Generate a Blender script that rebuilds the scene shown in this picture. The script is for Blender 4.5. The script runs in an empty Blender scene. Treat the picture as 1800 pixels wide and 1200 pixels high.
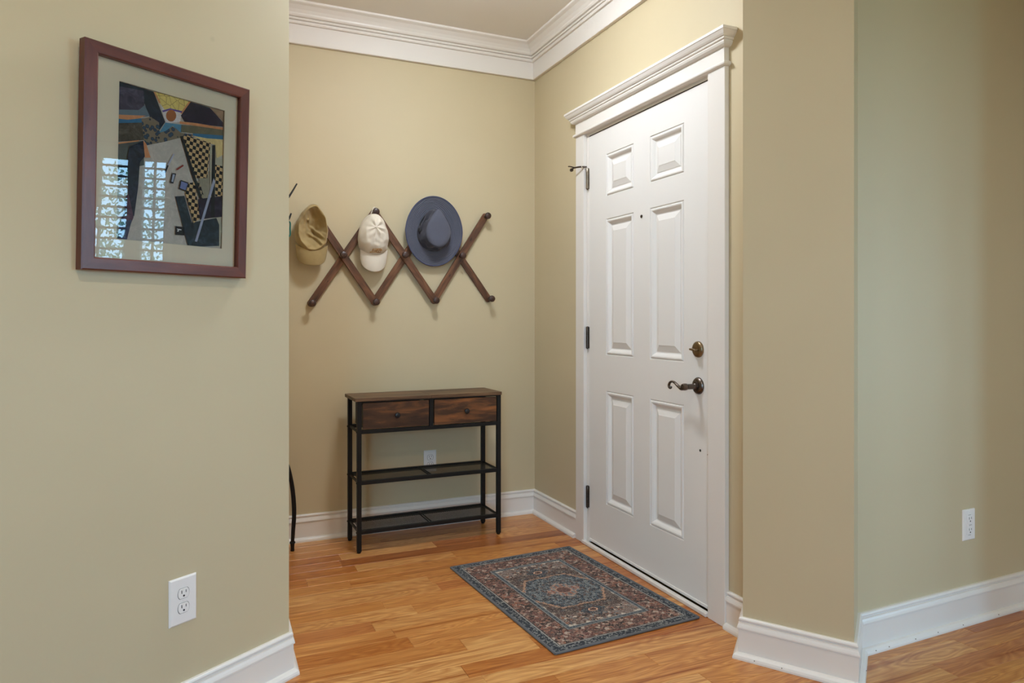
import bpy, bmesh, math, random
from mathutils import Vector, Matrix, noise
random.seed(7)
PI = math.pi
S = bpy.context.scene
COL = S.collection

# ------------------------------------------------------------------ camera, sky, exposure
F_PX, CAM_H = 1240.0, 1.12
cd = bpy.data.cameras.new('camera'); cam = bpy.data.objects.new('camera', cd); COL.objects.link(cam)
cam.location = (0, 0, CAM_H); cam.rotation_euler = (PI/2, 0, 0)
cd.sensor_width = 36.0; cd.lens = F_PX/1800*36.0; cd.shift_y = -42/1800; cd.clip_start = 0.02
S.camera = cam
S.view_settings.view_transform = 'Standard'; S.view_settings.look = 'None'
S.view_settings.gamma = 1.0; S.view_settings.use_curve_mapping = False
EXPOSURE = 0.0
S.view_settings.exposure = EXPOSURE
S.cycles.max_bounces = 10; S.cycles.diffuse_bounces = 6; S.cycles.glossy_bounces = 4
S.cycles.transparent_max_bounces = 12; S.cycles.sample_clamp_indirect = 4.0
S.cycles.use_denoising = True
w = bpy.data.worlds.new('sky'); S.world = w; w.use_nodes = True
wn = w.node_tree; wn.nodes.clear()
wo = wn.nodes.new('ShaderNodeOutputWorld'); wb = wn.nodes.new('ShaderNodeBackground')
tc = wn.nodes.new('ShaderNodeTexCoord'); sp = wn.nodes.new('ShaderNodeSeparateXYZ'); rp = wn.nodes.new('ShaderNodeValToRGB')
wn.links.new(tc.outputs['Generated'], sp.inputs[0]); wn.links.new(sp.outputs['Z'], rp.inputs[0])
rp.color_ramp.elements[0].position = 0.0; rp.color_ramp.elements[0].color = (0.40, 0.71, 1.0, 1)
rp.color_ramp.elements[1].position = 0.6; rp.color_ramp.elements[1].color = (0.30, 0.62, 1.0, 1)
SKY_STRENGTH = 25.0
LAMP_STRENGTH = 87.0
CAN_POWER = 12.0
wb.inputs['Strength'].default_value = SKY_STRENGTH
wn.links.new(rp.outputs[0], wb.inputs[0]); wn.links.new(wb.outputs[0], wo.inputs[0])

# ------------------------------------------------------------------ materials
def lin(c):
    return tuple(((v/255)/12.92 if v/255 <= 0.04045 else ((v/255+0.055)/1.055)**2.4) for v in c)
def c4(c): return (*lin(c), 1.0)
class NT:
    def __init__(s, name):
        s.m = bpy.data.materials.new(name); s.m.use_nodes = True; s.t = s.m.node_tree
        s.b = s.t.nodes['Principled BSDF']; s.out = s.t.nodes['Material Output']
    def n(s, typ, **kw):
        x = s.t.nodes.new(typ)
        for k, v in kw.items(): setattr(x, k, v)
        return x
    def set(s, sock, v):
        if isinstance(v, bpy.types.NodeSocket): s.t.links.new(v, sock)
        elif isinstance(v, (tuple, list)) and sock.type == 'RGBA' and len(v) == 3: sock.default_value = (*v, 1)
        else: sock.default_value = v
    def math(s, op, a, b=0.0, c=0.0, clamp=False):
        x = s.n('ShaderNodeMath', operation=op, use_clamp=clamp)
        s.set(x.inputs[0], a); s.set(x.inputs[1], b); s.set(x.inputs[2], c)
        return x.outputs[0]
    def mix(s, f, a, b, mode='MIX'):
        x = s.n('ShaderNodeMix', data_type='RGBA', blend_type=mode)
        s.set(x.inputs[0], f); s.set(x.inputs[6], a); s.set(x.inputs[7], b)
        return x.outputs[2]
    def coord(s, kind='Object'): return s.n('ShaderNodeTexCoord').outputs[kind]
    def mapping(s, vec, scale=(1, 1, 1), loc=(0, 0, 0), rot=(0, 0, 0)):
        x = s.n('ShaderNodeMapping'); s.set(x.inputs[0], vec)
        s.set(x.inputs['Scale'], scale); s.set(x.inputs['Location'], loc); s.set(x.inputs['Rotation'], rot)
        return x.outputs[0]
    def noise(s, vec, scale=5, detail=4, rough=.5, dist=0, out=0):
        x = s.n('ShaderNodeTexNoise'); s.set(x.inputs['Vector'], vec); s.set(x.inputs['Scale'], scale)
        s.set(x.inputs['Detail'], detail); s.set(x.inputs['Roughness'], rough); s.set(x.inputs['Distortion'], dist)
        return x.outputs[out]
    def vor(s, vec, scale=5, feature='F1', out='Distance'):
        x = s.n('ShaderNodeTexVoronoi', feature=feature); s.set(x.inputs['Vector'], vec); s.set(x.inputs['Scale'], scale)
        return x.outputs[out]
    def ramp(s, fac, stops, interp='LINEAR'):
        x = s.n('ShaderNodeValToRGB'); cr = x.color_ramp; cr.interpolation = interp
        s.set(x.inputs[0], fac)
        while len(cr.elements) < len(stops): cr.elements.new(0.5)
        for e, (p, c) in zip(cr.elements, stops):
            e.position = p; e.color = (*c, 1) if len(c) == 3 else c
        return x.outputs[0]
    def bump(s, h, strength=.1, dist=.002):
        x = s.n('ShaderNodeBump'); s.set(x.inputs['Height'], h); s.set(x.inputs['Strength'], strength); s.set(x.inputs['Distance'], dist)
        s.t.links.new(x.outputs[0], s.b.inputs['Normal'])
    def base(s, v, rough=.5, metal=0.0, spec=.5):
        s.set(s.b.inputs['Base Color'], v); s.set(s.b.inputs['Roughness'], rough); s.set(s.b.inputs['Metallic'], metal)
        s.set(s.b.inputs['Specular IOR Level'], spec)
        return s

def paint(name, rgb, rough=.6, var=.03, bump=.04, scale=180, metal=0., spec=.4):
    n = NT(name); v = n.coord()
    f = n.noise(v, 3, 3)
    a = lin(rgb); lo = tuple(x*(1-var) for x in a); hi = tuple(min(1, x*(1+var)) for x in a)
    n.base(n.ramp(f, [(.3, lo), (.7, hi)]), rough, metal, spec)
    if bump: n.bump(n.noise(v, scale, 2), bump, .001)
    return n.m
def plain_metal(name, rgb, rough=.35, metal=1.0):
    n = NT(name); v = n.coord(); f = n.noise(v, 60, 3)
    a = lin(rgb)
    n.base(n.ramp(f, [(.3, tuple(x*.75 for x in a)), (.7, a)]), n.math('MULTIPLY_ADD', f, .2, rough-.1), metal)
    return n.m

WALL_RGB = (199, 184, 151)
M_wall = paint('wall_paint', WALL_RGB, .55, .015, .05, 260, spec=.35)
M_wall_marked = NT('wall_paint_marked')
_n = M_wall_marked; _v = _n.coord()
_f = _n.noise(_v, 3, 3); _a = lin(WALL_RGB)
_base = _n.ramp(_f, [(.3, tuple(x*.985 for x in _a)), (.7, tuple(x*1.015 for x in _a))])
_sx = _n.n('ShaderNodeSeparateXYZ'); _n.set(_sx.inputs[0], _v)
def _smudge(cx, cz, rx, rz):
    dx = _n.math('DIVIDE', _n.math('SUBTRACT', _sx.outputs[0], cx), rx)
    dz = _n.math('DIVIDE', _n.math('SUBTRACT', _sx.outputs[2], cz), rz)
    d = _n.math('SQRT', _n.math('ADD', _n.math('MULTIPLY', dx, dx), _n.math('MULTIPLY', dz, dz)))
    d = _n.math('ADD', d, _n.math('MULTIPLY', _n.noise(_v, 60, 2), .8))
    return _n.math('SUBTRACT', 1.5, d, clamp=True)
MARKS = _n
M_trim = paint('trim_paint', (232, 226, 219), .33, .01, .02, 90, spec=.5)
M_door = paint('door_paint', (232, 228, 223), .52, .012, .03, 120, spec=.45)
M_ceil = paint('ceiling_paint', (238, 234, 228), .85, .01, .03, 200, spec=.2)
M_bronze = plain_metal('aged_bronze', (146, 126, 98), .32)
M_dark_bronze = plain_metal('dark_pewter', (112, 102, 95), .30)
M_hinge = plain_metal('hinge_steel_dark', (92, 82, 74), .38)
M_hinge_bright = plain_metal('hinge_steel_worn', (150, 138, 122), .35)
M_black = paint('black_powder_coat', (13, 12, 12), .5, .1, .05, 400, spec=.35)
M_knob = paint('black_knob', (26, 26, 28), .35, .05, 0)
M_plate = paint('outlet_plastic', (236, 232, 228), .3, .005, 0)
M_slot = paint('slot_dark', (28, 26, 25), .6, .05, 0)
M_print = paint('outlet_print', (90, 88, 84), .6, .05, 0)
M_brass = plain_metal('threshold_brass', (150, 118, 60), .4)
M_white_rubber = paint('white_rubber_tip', (225, 215, 195), .6, .02, 0)
M_teal = paint('teal_webbing', (20, 130, 132), .7, .05, .1, 600)

def wood(name, c_dark, c_mid, c_light, axis_scale=(3, 40, 40), rough=.42, knots=True, rnd=True, bump=.08):
    n = NT(name); v = n.coord()
    oi = n.n('ShaderNodeObjectInfo').outputs['Random']
    off = n.n('ShaderNodeCombineXYZ'); n.set(off.inputs[0], n.math('MULTIPLY', oi, 37.0)); n.set(off.inputs[1], n.math('MULTIPLY', oi, 91.0)); n.set(off.inputs[2], n.math('MULTIPLY', oi, 13.0))
    va = n.n('ShaderNodeVectorMath', operation='ADD'); n.set(va.inputs[0], v); n.set(va.inputs[1], off.outputs[0])
    p = va.outputs[0]
    g = n.noise(n.mapping(p, axis_scale), 1.0, 6, .6, .6)
    g2 = n.noise(n.mapping(p, tuple(a*.3 for a in axis_scale)), 1.0, 3, .5, .3)
    f = n.math('ADD', n.math('MULTIPLY', g, .65), n.math('MULTIPLY', g2, .35))
    col = n.ramp(f, [(.34, lin(c_dark)), (.5, lin(c_mid)), (.66, lin(c_light))])
    if knots:
        k = n.vor(n.mapping(p, (axis_scale[0]*1.1, axis_scale[1]*.35, axis_scale[2]*.35)), 1.0)
        col = n.mix(n.math('MULTIPLY', n.math('LESS_THAN', k, .11), .75), col, lin(tuple(x*.6 for x in c_dark)))
    n.base(col, rough); n.bump(g, bump, .002)
    return n.m
M_rack = wood('walnut_stained_pine', (50, 29, 18), (92, 58, 38), (130, 88, 60), (9, 70, 70), .4)
M_peg = wood('dark_peg_wood', (36, 22, 18), (58, 36, 28), (76, 50, 40), (30, 30, 30), .38, False)
M_rustic = wood('rustic_brown_board', (24, 14, 9), (70, 42, 22), (140, 86, 44), (5, 26, 26), .5)
M_rustic_top = wood('rustic_brown_top', (50, 33, 21), (90, 64, 42), (128, 98, 68), (4, 38, 38), .5)
M_cherry = wood('cherry_frame_wood', (72, 30, 18), (96, 43, 27), (112, 54, 36), (6, 40, 40), .33, False, bump=.03)

def oak():
    n = NT('oak_floor'); v = n.coord()
    oi = n.n('ShaderNodeObjectInfo').outputs['Random']
    off = n.n('ShaderNodeCombineXYZ'); n.set(off.inputs[0], n.math('MULTIPLY', oi, 57.0)); n.set(off.inputs[1], n.math('MULTIPLY', oi, 31.0)); n.set(off.inputs[2], n.math('MULTIPLY', oi, 17.0))
    va = n.n('ShaderNodeVectorMath', operation='ADD'); n.set(va.inputs[0], v); n.set(va.inputs[1], off.outputs[0]); p = va.outputs[0]
    # cathedral figure: contour lines of a stretched noise field
    field = n.noise(n.mapping(p, (1.6, 9, 1)), 1.0, 2, .45, .4)
    rings = n.math('FRACT', n.math('MULTIPLY', field, 20.0))
    rings = n.math('ABSOLUTE', n.math('SUBTRACT', rings, .5))          # 0..0.5
    fine = n.noise(n.mapping(p, (5, 150, 1)), 1.0, 5, .65)
    broad = n.noise(n.mapping(p, (1.0, 34, 1)), 1.0, 4, .6, .4)
    tone = n.ramp(oi, [(0, lin((214, 152, 84))), (.16, lin((228, 174, 108))), (.32, lin((198, 130, 64))), (.48, lin((222, 162, 94))),
                       (.62, lin((190, 122, 62))), (.74, lin((230, 178, 112))), (.88, lin((204, 138, 80))), (.96, lin((174, 110, 58)))], 'CONSTANT')
    dark = n.mix(1.0, tone, lin((214, 186, 160)), 'MULTIPLY')
    col = n.mix(n.math('MULTIPLY', n.math('SUBTRACT', .5, rings), 1.5, clamp=True), tone, dark)
    col = n.mix(n.math('MULTIPLY', n.math('SUBTRACT', .62, fine, clamp=True), 2.2, clamp=True), col, n.mix(1.0, col, lin((196, 162, 128)), 'MULTIPLY'))
    col = n.mix(n.math('MULTIPLY', n.math('SUBTRACT', broad, .53, clamp=True), 7.0, clamp=True), col, n.mix(1.0, col, lin((206, 172, 136)), 'MULTIPLY'))
    k = n.vor(n.mapping(p, (1.9, 7, 1)), 1.0)
    kf = n.math('SUBTRACT', 1.0, n.math('DIVIDE', k, .085), clamp=True)
    col = n.mix(n.math('MULTIPLY', kf, .8), col, lin((70, 38, 20)))
    n.base(col, n.math('MULTIPLY_ADD', fine, .12, .24), 0, .5)
    n.bump(n.math('ADD', fine, n.math('MULTIPLY', rings, .5)), .06, .001)
    return n.m
M_oak = oak()

def fabric(name, rgb, var=.12, rough=.85, weave=900, stain=None):
    n = NT(name); v = n.coord()
    a = lin(rgb); f = n.noise(v, 14, 4, .6)
    col = n.ramp(f, [(.3, tuple(x*(1-var) for x in a)), (.7, tuple(min(1, x*(1+var)) for x in a))])
    n.base(col, rough, 0, .2)
    n.set(n.b.inputs['Sheen Weight'], .15)
    n.bump(n.noise(v, weave, 2), .25, .001)
    return n.m
M_khaki = fabric('khaki_cotton', (164, 142, 98))
M_khaki_lin = fabric('khaki_lining', (150, 128, 82))
M_whitecap = fabric('off_white_cotton', (226, 216, 200), .05)
M_blue = fabric('slate_blue_cloth', (83, 85, 98), .05)
M_blue_dark = fabric('slate_blue_mesh', (62, 62, 72), .15)
M_blue_edge = fabric('blue_binding', (70, 74, 100), .06)
M_gold_thread = fabric('gold_brown_thread', (160, 116, 56), .25)
M_curtain = fabric('sheer_curtain_cloth', (232, 232, 226), .03)
M_binding = fabric('rug_binding', (98, 98, 100), .1)

def mesh_metal():
    n = NT('black_expanded_mesh'); v = n.coord()
    n.base(lin((24, 23, 22)), .45, .2)
    tr = n.n('ShaderNodeBsdfTransparent'); mx = n.n('ShaderNodeMixShader')
    s = n.n('ShaderNodeSeparateXYZ'); n.set(s.inputs[0], v)
    def saw(a, b):
        t = n.math('MULTIPLY', n.math('ADD', n.math('MULTIPLY', s.outputs[0], a), n.math('MULTIPLY', s.outputs[1], b)), 140.0)
        return n.math('LESS_THAN', n.math('ABSOLUTE', n.math('SUBTRACT', n.math('FRACT', t), .5)), .27)
    hole = n.math('MULTIPLY', saw(.6, 1.0), saw(.6, -1.0))
    n.set(mx.inputs[0], hole); n.t.links.new(n.b.outputs[0], mx.inputs[1]); n.t.links.new(tr.outputs[0], mx.inputs[2])
    n.t.links.new(mx.outputs[0], n.out.inputs[0])
    return n.m
M_mesh = mesh_metal()

def glass(name, wavy=False, tint=(1, 1, 1)):
    n = NT(name)
    tr = n.n('ShaderNodeBsdfTransparent'); n.set(tr.inputs[0], tint)
    gl = n.n('ShaderNodeBsdfGlossy'); n.set(gl.inputs['Roughness'], 0.0)
    fr = n.n('ShaderNodeFresnel'); n.set(fr.inputs['IOR'], 1.5)
    mx = n.n('ShaderNodeMixShader')
    geo = n.n('ShaderNodeNewGeometry')
    if wavy:
        b = n.n('ShaderNodeBump'); n.set(b.inputs['Strength'], .12); n.set(b.inputs['Distance'], .004)
        n.set(b.inputs['Height'], n.noise(n.coord(), 3.2, 0))
        n.t.links.new(b.outputs[0], gl.inputs['Normal'])
    n.set(mx.inputs[0], fr.outputs[0]); n.t.links.new(tr.outputs[0], mx.inputs[1]); n.t.links.new(gl.outputs[0], mx.inputs[2])
    n.t.links.new(mx.outputs[0], n.out.inputs[0])
    return n.m
M_picglass = glass('picture_glass', True)
M_pane = glass('window_glass')

def emit(name, rgb, strength):
    n = NT(name); e = n.n('ShaderNodeEmission'); n.set(e.inputs[0], (*rgb, 1)); n.set(e.inputs[1], strength)
    n.t.links.new(e.outputs[0], n.out.inputs[0]); return n.m
M_dome = emit('frosted_lamp_glass_lit', (.82, .89, .97), LAMP_STRENGTH)
M_can = emit('recessed_lamp_lens_lit', (1.0, .84, .64), 6.0)

def rug_mat():
    n = NT('persian_print_pile'); v = n.coord()
    s = n.n('ShaderNodeSeparateXYZ'); n.set(s.inputs[0], v)
    ax = n.math('ABSOLUTE', s.outputs[0]); ay = n.math('ABSOLUTE', s.outputs[1])
    e = n.math('MINIMUM', n.math('SUBTRACT', .310, ax), n.math('SUBTRACT', .455, ay))
    cmb = n.n('ShaderNodeCombineXYZ'); n.set(cmb.inputs[0], ax); n.set(cmb.inputs[1], ay)
    warp = n.noise(cmb.outputs[0], 45, 3, .6, 0, 1)
    wv = n.n('ShaderNodeVectorMath', operation='MULTIPLY_ADD'); n.set(wv.inputs[0], warp); n.set(wv.inputs[1], (.03, .03, 0)); n.set(wv.inputs[2], cmb.outputs[0])
    p = wv.outputs[0]
    def cells(scale, pal, q=p):
        c = n.vor(q, scale, 'F1', 'Color')
        sep = n.n('ShaderNodeSeparateColor'); n.set(sep.inputs[0], c)
        return n.ramp(sep.outputs[0], [(i/len(pal), lin(x)) for i, x in enumerate(pal)], 'CONSTANT')
    taupe, brown, cream, rust, navy, slate, dk = (130, 114, 108), (88, 68, 62), (196, 180, 162), (140, 92, 70), (46, 54, 62), (104, 112, 116), (50, 40, 38)
    field = cells(105, [taupe, brown, taupe, dk, brown, slate, rust, taupe, cream, brown])
    field = n.mix(n.math('MULTIPLY', n.math('GREATER_THAN', n.noise(p, 22, 3), .54), .55), field, lin(brown))
    ghost = n.math('MULTIPLY', n.math('GREATER_THAN', n.noise(v, 9, 3), .56), .5)
    field = n.mix(ghost, field, lin((134, 120, 114)))
    red = cells(85, [brown, (104, 70, 62), dk, (116, 84, 76), (146, 116, 102), brown, (176, 158, 144), (132, 86, 68), dk, (98, 62, 56)])
    blue = cells(110, [navy, slate, (62, 74, 86), navy, (120, 128, 130), (70, 84, 96), brown, navy])
    pink = cells(110, [(158, 118, 102), slate, (150, 140, 134), (132, 84, 70), (168, 140, 124), slate])
    # medallion: stretched hexagon, star and rosette inside, outlined in salmon
    hx = n.math('MAXIMUM', n.math('DIVIDE', ay, .150), n.math('ADD', n.math('DIVIDE', ax, .185), n.math('DIVIDE', ay, .30)))
    wob = n.math('MULTIPLY', n.math('SUBTRACT', n.noise(p, 70, 2), .5), .22)
    hx = n.math('ADD', hx, wob)
    inner = n.math('ADD', n.math('DIVIDE', ax, .095), n.math('DIVIDE', ay, .10))
    inner = n.math('ADD', inner, n.math('MULTIPLY', n.math('SUBTRACT', n.noise(p, 60, 1), .5), .6))
    rr = n.math('SQRT', n.math('ADD', n.math('MULTIPLY', ax, ax), n.math('MULTIPLY', ay, ay)))
    col = field
    col = n.mix(n.math('LESS_THAN', hx, 1.45), col, n.mix(.55, field, lin(dk)))
    col = n.mix(n.math('LESS_THAN', hx, 1.05), col, lin((172, 132, 106)))
    col = n.mix(n.math('LESS_THAN', hx, 1.0), col, blue)
    col = n.mix(n.math('LESS_THAN', inner, .86), col, pink)
    rr = n.math('ADD', rr, n.math('MULTIPLY', wob, .05))
    col = n.mix(n.math('LESS_THAN', rr, .030), col, lin((96, 66, 60)))
    col = n.mix(n.math('LESS_THAN', n.math('ABSOLUTE', n.math('SUBTRACT', rr, .030)), .0025), col, lin((170, 128, 108)))
    # pendants on the long axis
    py_ = n.math('ABSOLUTE', n.math('SUBTRACT', ay, .215))
    pend = n.math('ADD', n.math('DIVIDE', ax, .055), n.math('DIVIDE', py_, .06))
    col = n.mix(n.math('LESS_THAN', pend, 1.0), col, n.mix(.4, blue, lin(navy)))
    ph = n.math('MAXIMUM', n.math('DIVIDE', py_, .014), n.math('ADD', n.math('DIVIDE', ax, .022), n.math('DIVIDE', py_, .03)))
    col = n.mix(n.math('LESS_THAN', ph, 1.0), col, lin((214, 166, 136)))
    col = n.mix(n.math('LESS_THAN', ph, .72), col, lin((72, 44, 38)))
    # little cream beasts and sprigs near the corners
    for (bx, by, rx, ry) in ((.150, .300, .030, .012), (.165, .120, .018, .016), (.080, .305, .012, .02)):
        d = n.math('ADD', n.math('POWER', n.math('DIVIDE', n.math('SUBTRACT', ax, bx), rx), 2.0), n.math('POWER', n.math('DIVIDE', n.math('SUBTRACT', ay, by), ry), 2.0))
        d = n.math('ADD', d, n.math('MULTIPLY', n.noise(p, 110, 1), 2.2))
        col = n.mix(n.math('LESS_THAN', d, 1.5), col, lin((196, 184, 168)))
    fleck = n.math('MULTIPLY', n.math('GREATER_THAN', n.noise(v, 190, 2, .5), .60), .55)
    col = n.mix(fleck, col, lin((186, 172, 156)))
    fleck2 = n.math('MULTIPLY', n.math('GREATER_THAN', n.noise(n.mapping(v, (1, 1, 1), (3, 1, 0)), 150, 2, .5), .61), .6)
    col = n.mix(fleck2, col, lin((34, 28, 28)))
    dsep = n.n('ShaderNodeSeparateColor'); n.set(dsep.inputs[0], n.vor(p, 150, 'F1', 'Color'))
    dash = n.math('GREATER_THAN', dsep.outputs[1], .58)
    light = lin((140, 142, 140))
    col = n.mix(n.math('LESS_THAN', e, .150), col, light)
    col = n.mix(n.math('LESS_THAN', e, .146), col, n.mix(n.math('MULTIPLY', dash, .5), lin((52, 62, 72)), lin((120, 128, 130))))
    col = n.mix(n.math('LESS_THAN', e, .134), col, light)
    col = n.mix(n.math('LESS_THAN', e, .130), col, lin(dk))
    col = n.mix(n.math('LESS_THAN', e, .127), col, n.mix(fleck, n.mix(fleck2, red, lin((46, 32, 32))), lin((176, 152, 136))))
    col = n.mix(n.math('LESS_THAN', e, .044), col, lin(dk))
    col = n.mix(n.math('LESS_THAN', e, .041), col, lin((150, 148, 142)))
    col = n.mix(n.math('LESS_THAN', e, .036), col, n.mix(n.math('MULTIPLY', n.math('MULTIPLY', dash, n.math('GREATER_THAN', n.noise(p, 160, 1), .45)), .7), lin((42, 48, 56)), lin((150, 150, 146))))
    col = n.mix(n.math('LESS_THAN', e, .007), col, lin((88, 92, 98)))
    n.base(col, .95, 0, .1); n.set(n.b.inputs['Sheen Weight'], .1)
    n.bump(n.noise(v, 700, 2), .4, .002)
    return n.m
M_rug = rug_mat()

def art_mat(key):
    pal = dict(canvas=(180, 172, 162), slate=(40, 46, 58), plum=(70, 64, 82), greyblue=(98, 112, 124), orange=(196, 134, 92), blue=(58, 108, 142),
               umber=(78, 72, 64), ash=(84, 88, 84), leopard=(124, 110, 92), star=(204, 196, 194), gold=(214, 186, 112), purple=(94, 74, 148), rust=(156, 94, 58),
               wing=(86, 134, 160), night=(48, 44, 58), umberlight=(150, 122, 98), olive=(108, 102, 82), goldplain=(206, 182, 128), putty=(170, 166, 146),
               newsprint=(158, 150, 130), check=(220, 186, 136), checkgrey=(170, 156, 128), pine=(46, 58, 66), ink=(36, 40, 44), silver=(158, 163, 182),
               white=(220, 220, 215), brick=(134, 60, 54), haze=(112, 122, 166), wine=(88, 64, 78), dusk=(66, 70, 92))
    c = tuple(min(.85, x_*1.35) for x_ in lin(pal[key])); n = NT('collage_' + key); v = n.coord()
    f = n.noise(v, 30, 5, .7, 1.5)
    amp = .45 if key in ('plum', 'night', 'pine', 'slate', 'dusk', 'umber', 'wine') else .12
    col = n.ramp(f, [(.3, tuple(x*(1-amp) for x in c)), (.52, c), (.74, tuple(min(1, x*(1+amp*2.2)) for x in c))])
    if key in ('check', 'checkgrey'):
        vv = n.mapping(v, (1, 1, 1), (0, 0, 0), (0, math.radians(-4), 0))
        ck = n.n('ShaderNodeTexChecker'); n.set(ck.inputs['Scale'], 104); n.set(ck.inputs['Vector'], n.mapping(vv, (1, 0, 1), (0, .001, 0)))
        n.set(ck.inputs[1], c4(pal[key])); n.set(ck.inputs[2], c4((34, 36, 42)))
        col = ck.outputs[0]
    if key == 'leopard':
        d = n.vor(v, 88)
        col = n.ramp(d, [(.30, lin((66, 88, 110))), (.42, lin((50, 58, 70))), (.5, c)])
    if key == 'gold':
        d = n.vor(v, 60, 'DISTANCE_TO_EDGE')
        col = n.mix(n.math('LESS_THAN', d, .03), col, lin((176, 142, 84)))
    if key == 'newsprint':
        s = n.n('ShaderNodeSeparateXYZ'); n.set(s.inputs[0], v)
        ln = n.math('GREATER_THAN', n.math('FRACT', n.math('MULTIPLY', s.outputs[0], 260.0)), .55)
        col = n.mix(n.math('MULTIPLY', ln, .45), col, lin((70, 66, 58)))
    n.base(col, .7, 0, .2)
    return n.m
ART_M = {}

# ------------------------------------------------------------------ geometry helpers
def link(o, parent=None):
    COL.objects.link(o)
    if parent is not None: o.parent = parent
    return o
def mk(name, verts, faces, m, parent=None, smooth=False, mw=None):
    me = bpy.data.meshes.new(name); me.from_pydata([tuple(v) for v in verts], [], faces); me.update()
    bm = bmesh.new(); bm.from_mesh(me); bmesh.ops.recalc_face_normals(bm, faces=bm.faces); bm.to_mesh(me); bm.free()
    if smooth: me.shade_smooth()
    me.materials.append(m)
    o = bpy.data.objects.new(name, me); link(o, parent)
    if mw is not None: o.matrix_world = mw
    return o
def from_bm(name, bm, m, parent=None, smooth=False, mw=None, autosmooth=None):
    bmesh.ops.recalc_face_normals(bm, faces=bm.faces)
    me = bpy.data.meshes.new(name); bm.to_mesh(me); bm.free()
    if smooth: me.shade_smooth()
    if autosmooth: me.set_sharp_from_angle(angle=autosmooth)
    me.materials.append(m)
    o = bpy.data.objects.new(name, me); link(o, parent)
    if mw is not None: o.matrix_world = mw
    return o
def bm_box(bm, x0, x1, y0, y1, z0, z1, bev=0.0, seg=2, mat=None):
    r = bmesh.ops.create_cube(bm, size=1.0)
    vs = r['verts']
    M = Matrix.Translation(((x0+x1)/2, (y0+y1)/2, (z0+z1)/2)) @ Matrix.Diagonal((abs(x1-x0), abs(y1-y0), abs(z1-z0), 1))
    if mat is not None: M = mat @ M
    bmesh.ops.transform(bm, matrix=M, verts=vs)
    if bev > 0:
        es = list({e for v in vs for e in v.link_edges})
        bmesh.ops.bevel(bm, geom=es, offset=bev, segments=seg, affect='EDGES', profile=.5)
def box(name, m, x0, x1, y0, y1, z0, z1, parent=None, bev=.0015, seg=2, mw=None, rot=None):
    bm = bmesh.new(); bm_box(bm, x0, x1, y0, y1, z0, z1, bev, seg, rot)
    return from_bm(name, bm, m, parent, mw=mw)
def lathe_data(prof, seg=24, M=None):
    """prof: list of (radius, height) about z."""
    vs, fs = [], []
    for r, h in prof:
        for k in range(seg):
            a = 2*PI*k/seg; vs.append(Vector((r*math.cos(a), r*math.sin(a), h)))
    for i in range(len(prof)-1):
        for k in range(seg):
            k2 = (k+1) % seg; fs.append((i*seg+k, i*seg+k2, (i+1)*seg+k2, (i+1)*seg+k))
    if prof[0][0] > 1e-6: fs.append(tuple(range(seg)))
    if prof[-1][0] > 1e-6: fs.append(tuple((len(prof)-1)*seg+k for k in range(seg)))
    if M is not None: vs = [M @ v for v in vs]
    return vs, fs
def lathe(name, prof, m, parent=None, seg=24, M=None, smooth=True, ang=40):
    vs, fs = lathe_data(prof, seg, M)
    bm = bmesh.new(); bv = [bm.verts.new(v) for v in vs]
    for f in fs:
        try: bm.faces.new([bv[i] for i in f])
        except ValueError: pass
    bmesh.ops.remove_doubles(bm, verts=bm.verts, dist=1e-6)
    return from_bm(name, bm, m, parent, smooth, autosmooth=math.radians(ang))
FRONT = Matrix.Rotation(PI/2, 4, 'X')     # lathe axis +z -> -y (out of the wall)
def tube_data(pts, rads, seg=10, flat=1.0):
    pts = [Vector(p) for p in pts]; vs, fs = [], []
    up = Vector((0, 0, 1)); prev = None
    for i, p in enumerate(pts):
        t = (pts[min(i+1, len(pts)-1)] - pts[max(i-1, 0)]).normalized()
        if prev is None:
            a = t.cross(up)
            if a.length < .1: a = t.cross(Vector((0, 1, 0)))
            a.normalize()
        else:
            a = (prev - t*prev.dot(t)).normalized()
        prev = a; b = t.cross(a)
        r = rads[i] if isinstance(rads, (list, tuple)) else rads
        for k in range(seg):
            q = 2*PI*k/seg; vs.append(p + a*(r*math.cos(q)) + b*(r*flat*math.sin(q)))
    for i in range(len(pts)-1):
        for k in range(seg):
            k2 = (k+1) % seg; fs.append((i*seg+k, i*seg+k2, (i+1)*seg+k2, (i+1)*seg+k))
    fs.append(tuple(range(seg))); fs.append(tuple((len(pts)-1)*seg+k for k in range(seg)))
    return vs, fs
def spline(pts, n=8):
    pts = [Vector(p) for p in pts]; out = []
    for i in range(len(pts)-1):
        p0 = pts[max(i-1, 0)]; p1 = pts[i]; p2 = pts[i+1]; p3 = pts[min(i+2, len(pts)-1)]
        for k in range(n):
            t = k/n
            out.append(.5*((2*p1)+(p2-p0)*t+(2*p0-5*p1+4*p2-p3)*t*t+(3*p1-p0-3*p2+p3)*t**3))
    out.append(pts[-1]); return out
def tube(name, pts, r, m, parent=None, seg=10, flat=1.0, n=0, ang=50):
    if n:
        k = len(pts); sp_ = spline(pts, n)
        if isinstance(r, (list, tuple)):
            rr = []
            for i in range(len(sp_)):
                t = i/n; j = min(int(t), k-2); u = t-j; rr.append(r[j]*(1-u)+r[j+1]*u)
            r = rr
        pts = sp_
    vs, fs = tube_data(pts, r, seg, flat)
    o = mk(name, vs, fs, m, parent, True)
    o.data.set_sharp_from_angle(angle=math.radians(ang))
    return o
def empty(name, loc=(0, 0, 0), rz=0.0, parent=None):
    o = bpy.data.objects.new(name, None); o.empty_display_size = .05; link(o, parent)
    o.location = loc; o.rotation_euler = (0, 0, rz); return o
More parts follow.
